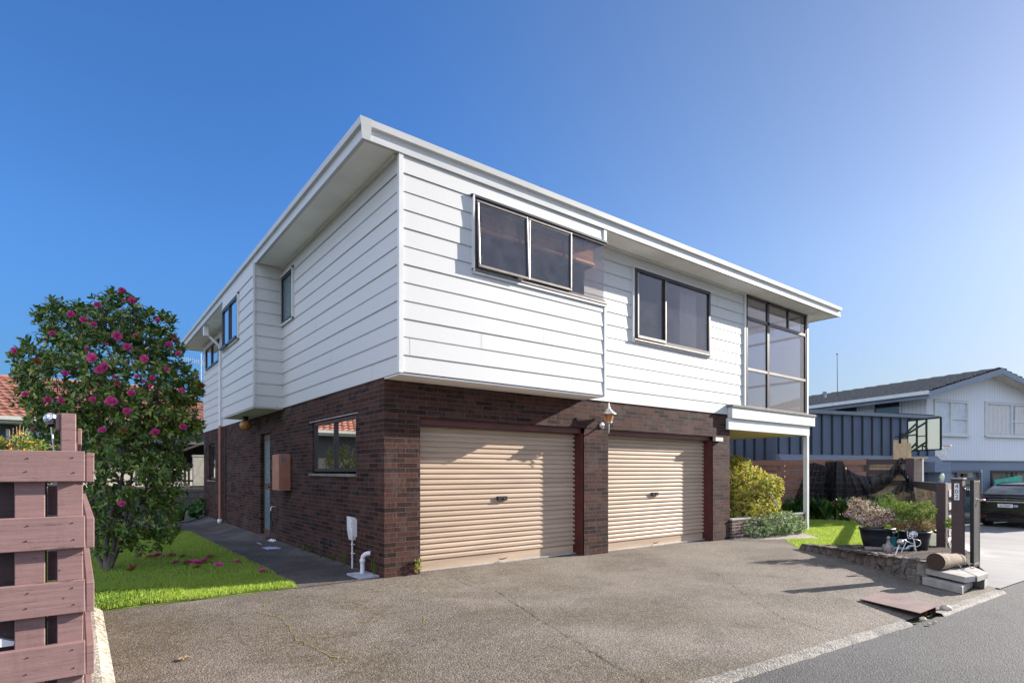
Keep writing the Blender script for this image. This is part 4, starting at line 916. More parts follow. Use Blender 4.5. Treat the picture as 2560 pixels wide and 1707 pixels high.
# ------------------------------------------------------------------ far left: tiled house, block wall
def tiled_roof(name,mat,A,B,C,D,nrow,ncol,parent,h=.05):
    """tile courses between eave A-B and ridge D-C"""
    A,B,C,D=[Vector(p) for p in (A,B,C,D)]; n=(B-A).cross(D-A).normalized(); n=n if n.z>0 else -n
    m=MB(); K=4
    for r in range(nrow):
        t0,t1=r/nrow,(r+1)/nrow; V=[]
        for c in range(ncol*K+1):
            s=c/(ncol*K); w=math.sin(2*PI*c/K)*h*.35+ (h*.25 if c%K==1 else 0)
            p0=A.lerp(B,s).lerp(D.lerp(C,s),t0)+n*(h*.9+w+h*.25*((r*7+c//K*3)%3-1)*.3); p1=A.lerp(B,s).lerp(D.lerp(C,s),t1)+n*(w*.8)
            V+=[p0-n*h*.9,p0,p1]
        k=len(V)//3
        m.add(V,[(3*i,3*i+3,3*i+4,3*i+1) for i in range(k-1)]+[(3*i+1,3*i+4,3*i+5,3*i+2) for i in range(k-1)])
    return m.build(name,mat,parent,fixn=False)
nh=thing('tiled_house','neighbouring house with a red tiled roof and cream eaves behind the camellia','house',(-8,21,0))
YN=21.
eA=(-16,YN-.0,3.45);eB=(3.2,YN,3.40);eC=(1.0,YN+3.4,5.35);eD=(-14,YN+3.4,5.35)
e0=PYp(0,956,YN); e1_=PYp(450,974,YN); r0=PYp(0,867,YN+3.4)
ez=(e0.z+e1_.z)/2
tiled_roof('tiled_roof',MT['tile'],(-16,YN,ez),(3.2,YN,ez),(.8,YN+3.4,r0.z),(-16,YN+3.4,r0.z),12,60,nh,.06)
m=MB(); m.add([(-16,YN+3.4,r0.z),(.8,YN+3.4,r0.z),(3.2,YN+6.8,ez),(-16,YN+6.8,ez),(3.2,YN,ez)],[(0,1,2,3),(1,4,2)]); m.tube([(-16,YN+3.4,r0.z+.04),(.8,YN+3.4,r0.z+.04)],.09,8); m.build('ridge',MT['tile'],nh)
cream=plain('cream_paint',(.55,.54,.46),.5,va=.06)
m=MB(); m.box(-16,3.25,YN-.16,YN-.02,ez-.13,ez+.01); m.box(-16,3.2,YN-.02,YN,ez-.24,ez-.1); m.build('gutter',cream,nh)
m=MB(); m.box(-16,3.15,YN,YN+.6,ez-.25,ez-.22); m.build('eave_soffit',cream,nh)
gw=plain('grey_wall',(.075,.075,.07),.8,va=.08)
m=MB(); m.box(-16,-1.6,YN+.6,YN+.8,-.3,ez-.24); m.box(-1.6,3.1,YN+5.5,YN+5.7,-.3,ez-.24); m.box(-16,-15.8,YN+.8,YN+6,-.3,ez-.24); m.box(2.9,3.1,YN+.6,YN+5.5,-.3,ez-.24); m.build('wall',gw,nh)
a=PYp(58,990,YN+.6);b=PYp(118,1040,YN+.6)
m=MB(); m.box(a.x-.08,b.x+.1,YN+.55,YN+.6,b.z-.5,a.z-.12+.2); w_=m.build('window',plain('dark_grey_frame',(.10,.10,.11),.5),nh)
m=MB(); m.box(a.x,b.x,YN+.53,YN+.548,b.z-.4,a.z-.0); m.build('pane',plain('pale_curtained_pane',(.55,.62,.70),.2,va=.03),w_)
a=PYp(14,985,YN+.6);b=PYp(22,1040,YN+.6)
m=MB(); m.box(a.x,b.x,YN+.52,YN+.6,0,a.z); m.build('downpipe',MT['trim'],nh)
m=MB(); m.box(-1.5,3.1,YN+.2,YN+.4,ez-.85,ez-.25); m.build('carport_beam',plain('carport_board',(.10,.10,.115),.7),nh)
# antenna
an=thing('tv_antenna','thin rooftop television antenna seen between the camellia and the white wall','antenna',PYp(462,880,YN+2))
p=PYp(462,812,YN+2);q=PYp(462,885,YN+2)
m=MB(); m.tube([q,p],.012,6); m.tube([q,q-Vector((0,0,.6))],.012,6); m.build('mast',MT['silver'],an)
a=PYp(418,823,YN+2);b=PYp(468,833,YN+2)
m=MB(); m.tube([a,b],.010,6)
for i in range(11):
    c=a.lerp(b,i/10.5); m.tube([c-Vector((.0,.28,.04)),c+Vector((.0,.28,.04))],.005,5); m.tube([c-Vector((0,0,.09)),c+Vector((0,0,.09))],.005,5)
m.build('boom',MT['silver'],an)
YW=17.
bw_=thing('block_wall','dark concrete block wall with a pillar and picket infill at the end of the side path','wall',(-.5,YW,0))
blk=brickmat('concrete_block',(.16,.145,.14),(.10,.092,.09),(.07,.065,.06),.4,.2,.008)
z0=PYp(450,1115,YW).z
xa=-4.;xp=PYp(444,1100,YW).x; xq=2.5
m=MB(); m.box(xa,xq,YW,YW+.2,-.4,z0); m.build('blocks',blk,bw_)
m=MB(); zp=PYp(450,1048,YW).z; m.box(xp,xp+.42,YW-.03,YW+.23,z0,zp); m.box(xp-.02,xp+.44,YW-.05,YW+.25,zp,zp+.06); m.build('pillar',plain('pale_pillar',(.36,.33,.28),.9),bw_)
zt=PYp(420,1062,YW).z
for i in range(14):
    x=xp-.1-i*.125
    m=MB(); m.box(x-.07,x,YW+.06,YW+.09,z0+.02,zt+.03*math.sin(i)); m.build('picket',plain('picket_paint',(.07,.06,.06),.8) if i==0 else bpy.data.materials['picket_paint'],bw_)
m=MB(); m.box(xa,xp,YW+.09,YW+.13,zt-.12,zt-.05); m.box(xa,xp,YW+.09,YW+.13,z0+.15,z0+.22); m.build('picket_rail',bpy.data.materials['picket_paint'],bw_)
# sunlit yard wall beyond the pickets
m=MB(); m.box(-4.5,3.4,YW+1.9,YW+2.05,-.3,1.5); tag(m.build('garden_wall',plain('pale_garden_wall',(.60,.55,.45),.9,vs=3,va=.2),org=(0,YW+2,-.3)),'pale sunlit garden wall behind the dark picket infill','wall')
# ------------------------------------------------------------------ garden bed, stone wall
WE=(5.40,-4.29); WD=(.655,.756)
def bedz(x,y):
    t=(x-WE[0])*WD[0]+(y-WE[1])*WD[1]; return max(-.09,.215-.062*max(0,t)-(.16*sst(0,.9,(x-6.3)*.5-(y+4.25)*1.0) if y<-4.25 else 0))
drape([(5.46,-4.28),(7.6,-1.80),(8.9,-2.45),(9.5,-3.4),(8.4,-4.02),(7.1,-4.46),(6.2,-4.62),(5.75,-4.62)],.09,0,'garden_bed',MT['soil'],fn=lambda x,y:bedz(x,y)+.012*math.sin(x*23)*math.cos(y*19))
def stonemat():
    m,nt,b,o=newmat('mortared_stone'); v=pos(nt)
    w_=nd(nt,'ShaderNodeVectorMath',operation='ADD'); n=nd(nt,'ShaderNodeTexNoise'); n.inputs['Scale'].default_value=6; s=nd(nt,'ShaderNodeVectorMath',operation='SCALE'); s.inputs['Scale'].default_value=.12
    lk(nt,n.outputs['Color'],s.inputs[0]); lk(nt,v,w_.inputs[0]); lk(nt,s.outputs[0],w_.inputs[1])
    e=nd(nt,'ShaderNodeTexVoronoi',feature='DISTANCE_TO_EDGE'); e.inputs['Scale'].default_value=4.2; lk(nt,w_.outputs[0],e.inputs['Vector'])
    f=nd(nt,'ShaderNodeTexVoronoi'); f.inputs['Scale'].default_value=4.2; lk(nt,w_.outputs[0],f.inputs['Vector'])
    c=ramp(nt,f.outputs['Color'],[(0.1,(.095,.062,.052)),(.4,(.135,.11,.09)),(.7,(.08,.07,.065)),(1,(.21,.18,.145))])
    c=mixc(nt,ramp(nt,noise(nt,v,25,5,.7),[(.4,0.),(.8,.5)]),c,(.36,.33,.28))
    c=mixc(nt,ramp(nt,e.outputs['Distance'],[(.02,1.),(.06,0.)]),c,(.10,.09,.08))
    lk(nt,c,b.inputs['Base Color']); b.inputs['Roughness'].default_value=.9
    bump(nt,b,math_(nt,'ADD',ramp(nt,e.outputs['Distance'],[(0,0.),(.10,1.)]),math_(nt,'MULTIPLY',noise(nt,v,30,4),.3)),1,.03); return m
MT['stone']=stonemat()
sw=thing('stone_wall','low curved stone retaining wall edging the raised garden bed beside the driveway','wall',(WE[0],WE[1],0))
m=MB(); V=[];N=60
for i in range(N+1):
    t=3.42*i/N; x=WE[0]+WD[0]*t-.10*math.sin(PI*i/N)*-1; y=WE[1]+WD[1]*t-.10*math.sin(PI*i/N)
    zt=bedz(x,y)+.02+.008*math.sin(i*1.1); j=.015*math.sin(i*1.7)+random.uniform(-.008,.008)
    nx,ny=-WD[1],WD[0]
    z0=zg(x,y)-.05
    V+=[(x+nx*(.06+j),y+ny*(.06+j),z0),(x+nx*(.045+j),y+ny*(.045+j),(z0+zt)/2),(x+nx*.02,y+ny*.02,zt),(x-nx*.12,y-ny*.12,zt+.004),(x-nx*.14,y-ny*.14,z0)]
m.add(V,[(i*5+k,(i+1)*5+k,(i+1)*5+k+1,i*5+k+1) for i in range(N) for k in range(4)]+[(0,1,2,3,4),(5*N+4,5*N+3,5*N+2,5*N+1,5*N)],False); m.build('stones',MT['stone'],sw,fixn=False)
# pine-needle and bark litter
V=[];F=[]
for i in range(2600):
    t=random.uniform(.05,3.3);s=random.uniform(.0,1.)**1.6*.85; x=WE[0]+WD[0]*t+WD[1]*s; y=WE[1]+WD[1]*t-WD[0]*s
    if y<-4.5: continue
    z=bedz(x,y)+.012+random.uniform(0,.02); a=random.uniform(0,6.28); l=random.uniform(.02,.055); k=len(V); dz=random.uniform(-.012,.03)
    V+=[(x,y,z),(x+.004,y+.003,z),(x+math.cos(a)*l,y+math.sin(a)*l,z+dz)]; F.append((k,k+1,k+2))
m=MB();m.v=V;m.f=F;m.sm=[False]*len(F); tag(m.build('mulch',leafmat('mulch_bits',[(0,(.07,.045,.03)),(1,(.30,.22,.16))],.9,.05),fixn=False),'dry brown bark and needle mulch lying on the raised bed behind the stone wall','mulch',kind='stuff')
# ------------------------------------------------------------------ concrete slabs and log
def slab(poly,z0,z1,label,group='concrete slabs stacked at the end of the stone wall'):
    m=MB(); m.prism([(a,b) for a,b in poly],lambda a,b,o:(a,b,o),z0,z1); o=m.build('concrete_slab',MT['slab'],org=(poly[0][0],poly[0][1],z0),bev=.006); return tag(o,label,'slab',group)
slab([(4.99,-4.79),(5.31,-4.30),(6.0,-4.23),(5.71,-4.72)],-.045,.045,'lowest concrete slab of the stack, lying flat on the driveway corner below the log')
o=slab([(5.09,-4.79),(5.46,-4.25),(5.95,-4.45),(5.29,-4.84)],.075,.145,'upper concrete slab with the log resting on it, overhanging the one below'); 
slab([(5.305,-4.853),(5.97,-4.46),(6.3,-4.52),(5.70,-4.87)],.07,.14,'right-hand upper concrete slab next to the one under the log')
slab([(5.62,-4.85),(5.80,-4.63),(6.1,-4.62),(5.88,-4.82)],-.05,.055,'small concrete block under the right-hand upper slab')
m=MB(); m.box(5.55,5.7,-4.6,-4.5,.045,.07); tag(m.build('wood_packer',MT['greywood'],org=(5.6,-4.55,.05)),'thin packer between the stacked concrete slabs','packer')
a=PD(2149,1289,7.04); b=PD(2204,1285,7.38)
lg=thing('log','cut log with reddish brown end grain lying on the stacked concrete slabs','log',(a.x,a.y,a.z-.1))
d=(b-a).normalized(); P=[];R=[]
for i in range(9): P.append(a.lerp(b,i/8)+Vector((0,0,.004*math.sin(i*2)))); R.append((.104-.026*i/8)*(1+.03*math.sin(i*2.3)))
barkm=plain('log_bark',(.42,.34,.25),.9,vs=7,va=.35,bs=55,bd=.02,bstr=1,col2=(.20,.14,.09))
m=MB(); m.tube(P,R,22,False); m.build('bark',barkm,lg)
def endmat():
    m,nt,b_,o=newmat('end_grain'); v=nd(nt,'ShaderNodeTexWave',wave_type='RINGS',rings_direction='SPHERICAL'); tc=nd(nt,'ShaderNodeTexCoord'); lk(nt,tc.outputs['Object'],v.inputs['Vector']); v.inputs['Scale'].default_value=16; v.inputs['Distortion'].default_value=3; v.inputs['Detail'].default_value=3
    c=ramp(nt,v.outputs['Fac'],[(0,(.022,.010,.006)),(1,(.07,.036,.02))]); lk(nt,c,b_.inputs['Base Color']); b_.inputs['Roughness'].default_value=.85; return m
m=MB(); q=d.to_track_quat('Z','Y'); m.add([a-d*.002+q@Vector((.1*math.cos(t*PI/12),.1*math.sin(t*PI/12),0)) for t in range(24)],[tuple(range(24))]); eo=m.build('cut_end',endmat(),lg)
m=MB(); m.add([b+d*.002+q@Vector((.078*math.cos(t*PI/12),.078*math.sin(t*PI/12),0)) for t in range(24)],[tuple(range(24))]); m.build('cut_end',MT['pine'],lg)
m=MB()
for k in (.45,.85):
    c=a.lerp(b,k); m.tube([c+Vector((.02,-.10,-.02)),c+Vector((.03,-.13,-.05)),c+Vector((.02,-.15,-.09)),c+Vector((.06,-.17,-.085))],.006,5); m.tube([c+q@Vector((.09*math.cos(t),.09*math.sin(t),0)) for t in [x*PI/8 for x in range(17)]],.004,4)
m.build('wire_tie',MT['greywood'],lg)
# steel ramp plate
A_,B_,C_2,D_=PZp(1974.6,1374,-.01),PZp(2026,1357.6,-.01),PZp(2157.5,1389,.035),PZp(2113,1406.7,.035)
rp=thing('ramp_plate','flat reddish brown steel plate laid as a ramp over the gap in the road kerb','ramp plate',(A_+B_+C_2+D_)/4)
m=MB(); v=[A_,B_,C_2,D_]; m.add(v+[p-Vector((0,0,.006)) for p in v],[(0,1,2,3),(7,6,5,4),(0,4,5,1),(1,5,6,2),(2,6,7,3),(3,7,4,0)]); m.build('plate',plain('rusty_plate',(.25,.17,.145),.6,vs=5,va=.16,bs=40,bd=.001,metal=.1),rp)
m=MB()
for k in (.33,.8):
    p=D_.lerp(C_2,k); p2=A_.lerp(B_,k); e=p.lerp(p2,.3); m.obox(p-Vector((0,0,.045)),e-Vector((0,0,.035)),.008,.07)
m.build('support_rib',MT['jamb'],rp)
# loose rubble near the ramp
for i,(u,v,r) in enumerate(((2172,1392,.055),(2120,1415,.03),(2134,1425,.018),(2147,1420,.016),(2118,1400,.03))):
    c=PZp(u,v,.0); m=MB(); m.sphere((c.x,c.y,zg(c.x,c.y)+r*.35),r,9,6,.7); m.v=[(x+random.uniform(-.2,.2)*r,y+random.uniform(-.2,.2)*r,z) for x,y,z in m.v]
    tag(m.build('stone',plain('pale_stone',(.55,.47,.38),.85,vs=9) if i==0 else bpy.data.materials['pale_stone'],org=(c.x,c.y,0)),['largest pale stone at the right end of the steel ramp plate','pale stone under the road-side edge of the ramp plate','small stone on the road edge below the ramp plate','stone chip on the road edge right of the small stone','stone wedged below the ramp plate at the kerb end'][i],'stone')
# crumbs on road by the slab
# ------------------------------------------------------------------ pots, ornaments
def potm(c,r0,r1,h,mat,parent,name='pot',seg=28):
    m=MB(); m.lathe(c,[(0,0),(r0,0),(r0+(r1-r0)*.75,h*.55),(r1,h*.88),(r1+.012,h*.88),(r1+.015,h),(r1-.012,h),(r1-.02,h*.85),(0,h*.85)],seg); return m.build(name,mat,parent)
dkp=plain('black_plastic_pot',(.022,.028,.034),.42,vs=6,va=.3,bd=.0006)
P1=Vector((7.70,-2.93,.07))
pk=leafmat('variegated_leaf',[(0,(.07,.03,.03)),(.35,(.30,.11,.11)),(.55,(.80,.66,.60)),(.85,(.90,.82,.75)),(1,(.80,.10,.28))],.5,.3)
t,_=bush('potted_shrub','pink and cream variegated shrub in a large black tub on the garden bed','potted shrub',[(PD(1985,1175,9.7),.28,.20,1),(PD(2025,1185,9.7),.22,.15,1),(PD(1968,1160,9.75),.16,.15,.5),(PD(2045,1178,9.7),.14,.09,.4),(PD(2005,1200,9.7),.2,.10,.7),(PD(1950,1180,9.7),.10,.06,.2)],900,5,.026,.015,pk,'',P1+Vector((0,0,.3)),stemn=12,stemr=.01)
potm(P1,.19,.255,.355,dkp,t)
V=[];F=[]
for i in range(70):
    a=random.uniform(0,6.28); p=P1+Vector((math.cos(a)*.2,math.sin(a)*.2,.34)); leafgeo(V,F,p,Vector((math.cos(a)*.5,math.sin(a)*.5,random.uniform(.2,1))),Vector((0,0,1)),.06,.02)
m=MB();m.add(V,F); m.build('low_leaves',leafmat('lime_leaf',[(0,(.22,.32,.04)),(1,(.42,.48,.06))],.5,.3),t,fixn=False)
P2=Vector((7.95,-3.40,.07))
t,_=bush('potted_shrub','green and bronze shrub in a round dark tub beside the dark fence post','potted shrub',[(PD(2105,1180,9.4),.24,.17,1),(PD(2080,1170,9.5),.18,.15,.7),(PD(2128,1170,9.3),.14,.17,.6)],480,6,.035,.014,leafmat('fine_green',[(0,(.03,.09,.025)),(.5,(.08,.18,.04)),(1,(.48,.56,.08))],.5,.35),'',P2+Vector((0,0,.3)),stemn=10,stemr=.008)
V=[];E2=[(PD(2080,1205,9.2),.25,.09,1),(PD(2118,1207,9.1),.18,.08,1)]
rosettes([(p,d+rdir()) for p,d in ell_points(E2,200,.3)],5,.04,.018).build('bronze_leaves',leafmat('bronze_leaf',[(0,(.12,.06,.035)),(.6,(.26,.15,.08)),(.85,(.45,.26,.14)),(1,(.36,.36,.06))],.5,.25),t,fixn=False)
potm(P2,.18,.225,.32,dkp,t)
tl=plain('teal_plastic',(.012,.13,.15),.4,vs=6,va=.15)
c=Vector((7.75,-3.12,.085))
t=thing('planter_box','small square teal planter standing between the two dark tubs','planter',c)
m=MB(); m.prism([(-.09,-.09),(.09,-.09),(.09,.09),(-.09,.09)],lambda a,b,o:(c.x+a*(1+.25*o),c.y+b*(1+.25*o),c.z+.2*o),0,1); m.build('box',tl,t,bev=.006)
m=MB(); m.box(c.x-.12,c.x+.12,c.y-.12,c.y+.12,c.z+.18,c.z+.205); m.build('rim',tl,t,bev=.004)
m=MB(); m.box(c.x-.08,c.x+.08,c.y-.08,c.y+.08,c.z+.205,c.z+.27); m.build('inner_pot',dkp,t,bev=.004)
m=MB(); a=Vector((7.42,-2.85,bedz(7.5,-2.9)+.02)); m.obox(a,Vector((7.62,-3.2,bedz(7.6,-3.1)+.02)),.12,.045); tag(m.build('paver',plain('mauve_paver',(.40,.30,.33),.8),org=a,bev=.004),'mauve concrete paver lying in front of the large black tub','paver')
m=MB(); a=Vector((7.60,-3.32,bedz(7.6,-3.3)+.02)); m.lathe(a,[(0,0),(.09,0),(.13,.025),(.12,.025),(.08,.008),(0,.008)],18); tag(m.build('saucer',plain('pale_blue_saucer',(.40,.52,.60),.4),org=a),'pale blue plant saucer beside the teal planter','saucer')
# goose ornament
g0=Vector((6.95,-3.36,bedz(6.95,-3.36)))
t=thing('goose_ornament','grey stone goose ornament sitting upright on the mulch before the black tub','ornament',g0)
gm=plain('cast_stone',(.30,.27,.24),.9,vs=16,va=.3,bs=80,bd=.004)
m=MB(); m.lathe(g0,[(0,0),(.055,0),(.068,.03),(.064,.08),(.045,.125),(.026,.155),(.019,.19),(.021,.215)],16)
hd=g0+Vector((-.012,-.006,.232)); m.sphere(hd,.026,12,8,1.0); m.tube([hd+Vector((-.018,-.006,0)),hd+Vector((-.05,-.015,-.012))],[.012,.004],8)
m.tube([g0+Vector((.05,.01,.05)),g0+Vector((.085,.02,.03))],[.04,.012],10)
m.build('body',gm,t)
m=MB(); m.tube([g0+Vector((-.02,-.05,.12)),g0+Vector((-.01,-.068,.06)),g0+Vector((.02,-.06,.025))],[.018,.03,.012],8); m.tube([g0+Vector((-.02,.05,.12)),g0+Vector((-.01,.068,.06)),g0+Vector((.02,.06,.025))],[.018,.03,.012],8); m.build('wing',gm,t)
m=MB(); m.box(g0.x-.075,g0.x+.02,g0.y-.05,g0.y+.05,g0.z-.01,g0.z+.012); m.build('foot',gm,t,bev=.005)
# ball lights
gl2=plain('smoked_glass_ball',(.42,.36,.32),.15,metal=.3,vs=10,va=.2,bd=.0005,coat=.6)
c=PD(2067.9,1244.4,8.15); ball_light('solar_light','solar light with a smoky ball on a leaning stake before the wire cat',c,.045,PD(2055.2,1274,8.0),gl2,.010)
c=PD(1976,1192,9.75); ball_light('solar_light','clear solar ball light at the left rim of the large black tub',c,.048,PD(1981,1212,9.7),bmat,.012)
c=PD(2098,1226,9.0); ball_light('solar_light','cracked glass solar ball light directly behind the wire cat head',c,.058,PD(2100,1262,9.0),bmat,.008)
# wire cat
def cp(x,y,d=8.75): return PD(1929.4+.1406*x,1084.1+.1406*y,d)
t=thing('cat_ornament','white wire cat garden ornament with a spiral face on the mulch by the round tub','ornament',cp(1150,1300))
wm_=MT['pvc']; r=.0055
m=MB()
m.tube([cp(1115,1075),cp(1100,1020),cp(1100,960),cp(1135,1000),cp(1165,1000),cp(1190,962),cp(1200,1030),cp(1180,1070),cp(1150,1082),cp(1115,1075)],r,6)
m.tube([cp(1150+math.cos(k*.5)*(6+k*2.6),1035+math.sin(k*.5)*(5+k*2.2)) for k in range(17)],r*.8,6); m.build('head',wm_,t)
m=MB(); m.tube([cp(1180,1070),cp(1205,1100),cp(1240,1290)],r*1.3,6); m.tube([cp(995,1320),cp(1085,1125),cp(1080,1105),cp(1030,1098),cp(1020,1110)],r*1.2,6); m.build('leg',wm_,t)
m=MB(); m.tube([cp(1030,1105),cp(1100,1130),cp(1160,1155),cp(1215,1170)],r,6); m.tube([cp(1080,1240),cp(1110,1205),cp(1160,1190),cp(1215,1190)],r,6); m.tube([cp(1085,1245),cp(1120,1220),cp(1180,1205),cp(1225,1215)],r,6); m.build('body',wm_,t)
m=MB(); m.tube([cp(1205,1095),cp(1250,1098),cp(1300,1112),cp(1322,1150),cp(1305,1190),cp(1260,1215),cp(1225,1212)],r,6); m.build('tail',wm_,t)
# ------------------------------------------------------------------ gate posts
t=thing('number_post','dark brown timber post with the house number plate at the neighbour drive','post',(6.5,-4.35,.1))
m=MB(); m.box(6.50,6.625,-4.41,-4.285,.0,1.27); m.build('post',MT['fence_dark'],t,bev=.004)
m=MB(); m.box(6.485,6.64,-4.425,-4.27,1.27,1.29); m.build('cap',plain('grey_cap',(.22,.20,.19),.8),t,bev=.003)
m=MB(); m.box(6.492,6.499,-4.378,-4.322,.985,1.215); pl_=m.build('number_plate',plain('white_plate',(.72,.72,.70),.45,va=.04),t)
blk_=plain('black_ink',(.015,.015,.015),.5)
def text(s,size,loc,rot,mat,parent,name,align='CENTER',ext=.0015,sx=1):
    cu=bpy.data.curves.new(name,'FONT'); cu.body=s; cu.size=size; cu.align_x=align; cu.align_y='CENTER'; cu.extrude=ext
    o=bpy.data.objects.new(name,cu); COL.objects.link(o); dg=bpy.context.evaluated_depsgraph_get()
    me=bpy.data.meshes.new_from_object(o.evaluated_get(dg)); bpy.data.objects.remove(o); me.materials.append(mat)
    o=bpy.data.objects.new(name,me); COL.objects.link(o); o.parent=parent; o.location=Vector(loc)-ORG[parent.name]; o.rotation_euler=rot; o.scale=(sx,1,1); ORG[o.name]=ORG[parent.name]; return o
for i,ch in enumerate('402'): text(ch,.082,(6.4905,-4.35,1.172-.072*i),(PI/2,0,-PI/2),blk_,pl_,'digit')
t=thing('steel_gate','dark steel gate leaf seen end-on behind the numbered post','gate',(6.7,-4.45,0))
m=MB(); m.box(6.66,6.705,-4.50,-4.455,-.02,1.26); m.box(6.94,6.975,-4.495,-4.46,-.02,1.26); m.box(6.705,6.94,-4.497,-4.46,1.21,1.25); m.box(6.705,6.94,-4.497,-4.46,.05,.10); m.build('frame',MT['darkmetal'],t,bev=.003)
m=MB()
for k in range(6): m.box(6.715+k*.038,6.742+k*.038,-4.492,-4.466,.10,1.21)
m.build('bars',plain('grey_steel',(.10,.10,.108),.45,metal=.4),t)
for z_ in ((1.03,1.12),(1.18,1.2)): m=MB(); m.box(6.625,6.67,-4.45,-4.42,*z_); m.build('bracket',MT['darkmetal'],t)
m=MB(); m.tube([(6.90,-4.50,.98),(6.90,-4.54,.98),(6.98,-4.54,.98)],.012,8); m.build('latch',MT['silver'],t)
# ------------------------------------------------------------------ low garden fence (along the bed, then back along the neighbour drive)
lf=thing('garden_fence','low dark brown garden fence with a thick post behind the wire cat','fence',(9.2,-3.44,0))
def bar_(m,a,b,w,h): m.obox(a,b,w,h)
pA=Vector((9.20,-3.45,0)); pB=Vector((15.85,-.95,0))
m=MB(); m.box(9.13,9.27,-3.51,-3.37,-.05,1.175); m.build('post',MT['fence_back'] if 0 else MT['fence_dark'],lf,bev=.004)
m=MB(); m.box(9.24,9.36,-3.44,-3.30,.55,.75); m.build('board',MT['fence_dark'],lf)
m=MB(); bar_(m,(9.2,-3.40,1.085),(15.85,-.95,1.02),.045,.17); m.build('rail',MT['fence_dark'],lf)
dr_=Vector((1.0,-.10,0)).normalized()
for i in range(5):
    for sgn,o in ((1,0),(-1,.12)):
        z=.98-i*.235+ (0 if sgn>0 else -.12); 
        a=Vector((9.28,-3.45,z))+Vector((.01*sgn,-.055*sgn,0)); b=a+Vector((1.6,.26,0))
        m=MB(); m.obox(a,b,.03,.125); m.build('return_rail',MT['greywood'] if sgn>0 else MT['fence_dark'],lf)  # alternate boards coloured pale and dark to stand for sunlit and shaded ones
m=MB(); m.obox((9.28,-3.46,1.09),(10.8,-3.22,1.09),.05,.13); m.build('return_rail',MT['fence_dark'],lf)
m=MB(); m.box(10.90,11.0,-3.25,-3.15,-.3,1.12); m.build('post',MT['fence_dark'],lf)
gl_=leafmat('lime_leaf2',[(0,(.18,.30,.04)),(1,(.40,.50,.08))],.5,.3)
b0=PD(2181,1200,9.9)
t,_=bush('climbing_plant','small lime green plant poking through the return of the low dark fence','plant',[(b0,.075,.10,1)],26,5,.045,.03,gl_,'',(b0.x,b0.y,0),stemn=3,stemr=.005)
t=thing('post_ornament','small white rounded paddle ornament on top of the thick low fence post','ornament',(9.2,-3.44,1.175))
m=MB(); m.lathe((9.2,-3.44,1.175),[(.01,0),(.022,.02),(.036,.08),(.034,.13),(.018,.165),(0,.17)],12); m.build('paddle',plain('cream_ornament',(.62,.62,.50),.6),t)
t=thing('post_ornament','small figure with a green ball head on the return of the low fence','ornament',(9.5,-3.5,1.15))
c=PD(2159,1103,10.3); t.location=(c.x,c.y,1.155);ORG[t.name]=Vector(t.location)
m=MB(); m.lathe((c.x,c.y,1.155),[(.03,0),(.035,.03),(.018,.07),(.0,.075)],10); m.build('body',plain('violet_blue_figure',(.22,.20,.50),.5),t)
m=MB(); m.sphere((c.x,c.y,1.255),.036,10,7); m.build('head',plain('teal_green_ball',(.05,.22,.15),.4),t)
# ------------------------------------------------------------------ tall boundary fence
FA=(14.09,5.97); FB=(16.074,-.777)
def FP(u,v,off=0): return PV(u,v,FA,FB,off)
bf=thing('boundary_fence','tall brown fence of staggered horizontal boards behind the garden plants','fence',(13.2,1,0))
fdir=Vector((FB[0]-FA[0],FB[1]-FA[1],0)).normalized(); fn_=Vector((-abs(fdir.y),fdir.x*(1 if fdir.y<0 else -1),0))  # towards camera side (-x)
fn_=Vector((fdir.y,-fdir.x,0)); 
if fn_.x>0: fn_=-fn_
def fpt(s,z,o): # s metres from FB towards FA
    return Vector((FB[0],FB[1],0))-fdir*s+Vector((0,0,z))+fn_*o
MIDS=1.05
mid=FP(1990,1060); MIDS=(Vector((mid.x,mid.y,0))-Vector((FB[0],FB[1],0))).length
for i in range(10):
    z=1.66-i*.18; o=.05 if i%2==0 else -.03
    m=MB(); m.obox(fpt(MIDS,z,o),fpt(7.2,z,o),.025,.145 if i else .17); m.build('rail',MT['fence_back'],bf)
for i,z in enumerate((1.665,1.355,1.045)):
    m=MB(); m.obox(fpt(0,z,.03),fpt(MIDS,z,.03),.03,.145); m.build('rail',MT['fence_dark'] if i else MT['fence_dark'],bf)
for s,w in ((0,.2),(MIDS,.12),(3.4,.12),(5.9,.12)):
    m=MB(); m.obox(fpt(s,-.3,.07 if s==0 else -.02),fpt(s,1.755,.07 if s==0 else -.02),w,w,up=tuple(fdir)); m.build('post',MT['fence_dark'] if s<2 else MT['fence_back'],bf)
# raw pine uprights and panel behind
pp=thing('pine_screen','raw pine boards and posts standing behind the gap in the tall brown fence','timber',fpt(.5,0,-.2))
for a,b,v0 in ((1988,2012,1010),(2012,2030,1003),(2030,2046,1014)):
    pass
for u0,u1,v0 in ((2052,2063,1010),(2063,2070,1018),(2070,2084,1008),(2084,2093,1017)):
    p=FP(u0,v0,-.15);q=FP(u1,v0,-.15); m=MB(); m.prism([(0,1.74),(1,1.74),(1,(p.z+q.z)/2),(0,(p.z+q.z)/2)],lambda a,b,o:tuple(Vector((p.x,p.y,0)).lerp(Vector((q.x,q.y,0)),a)+Vector((0,0,b))-fn_*o),0,.03); m.build('board',MT['pine'],pp)
for i in range(7):
    z=1.62-i*.24; m=MB(); m.obox(fpt(.15,z,-.13),fpt(MIDS-.08,z,-.13),.02,.22); m.build('board',MT['pine'],pp)
p=FP(2100,1052,-.25); m=MB(); m.box(p.x,p.x+.12,p.y-.2,p.y,-.5,p.z-.0); m.build('post',MT['greywood'],pp)
p=FP(2112,1052,-.25); m=MB(); m.obox(fpt(.1,1.775,-.1),(p.x,p.y-.2,1.775),.12,.04); m.build('rail',MT['pine'],pp)
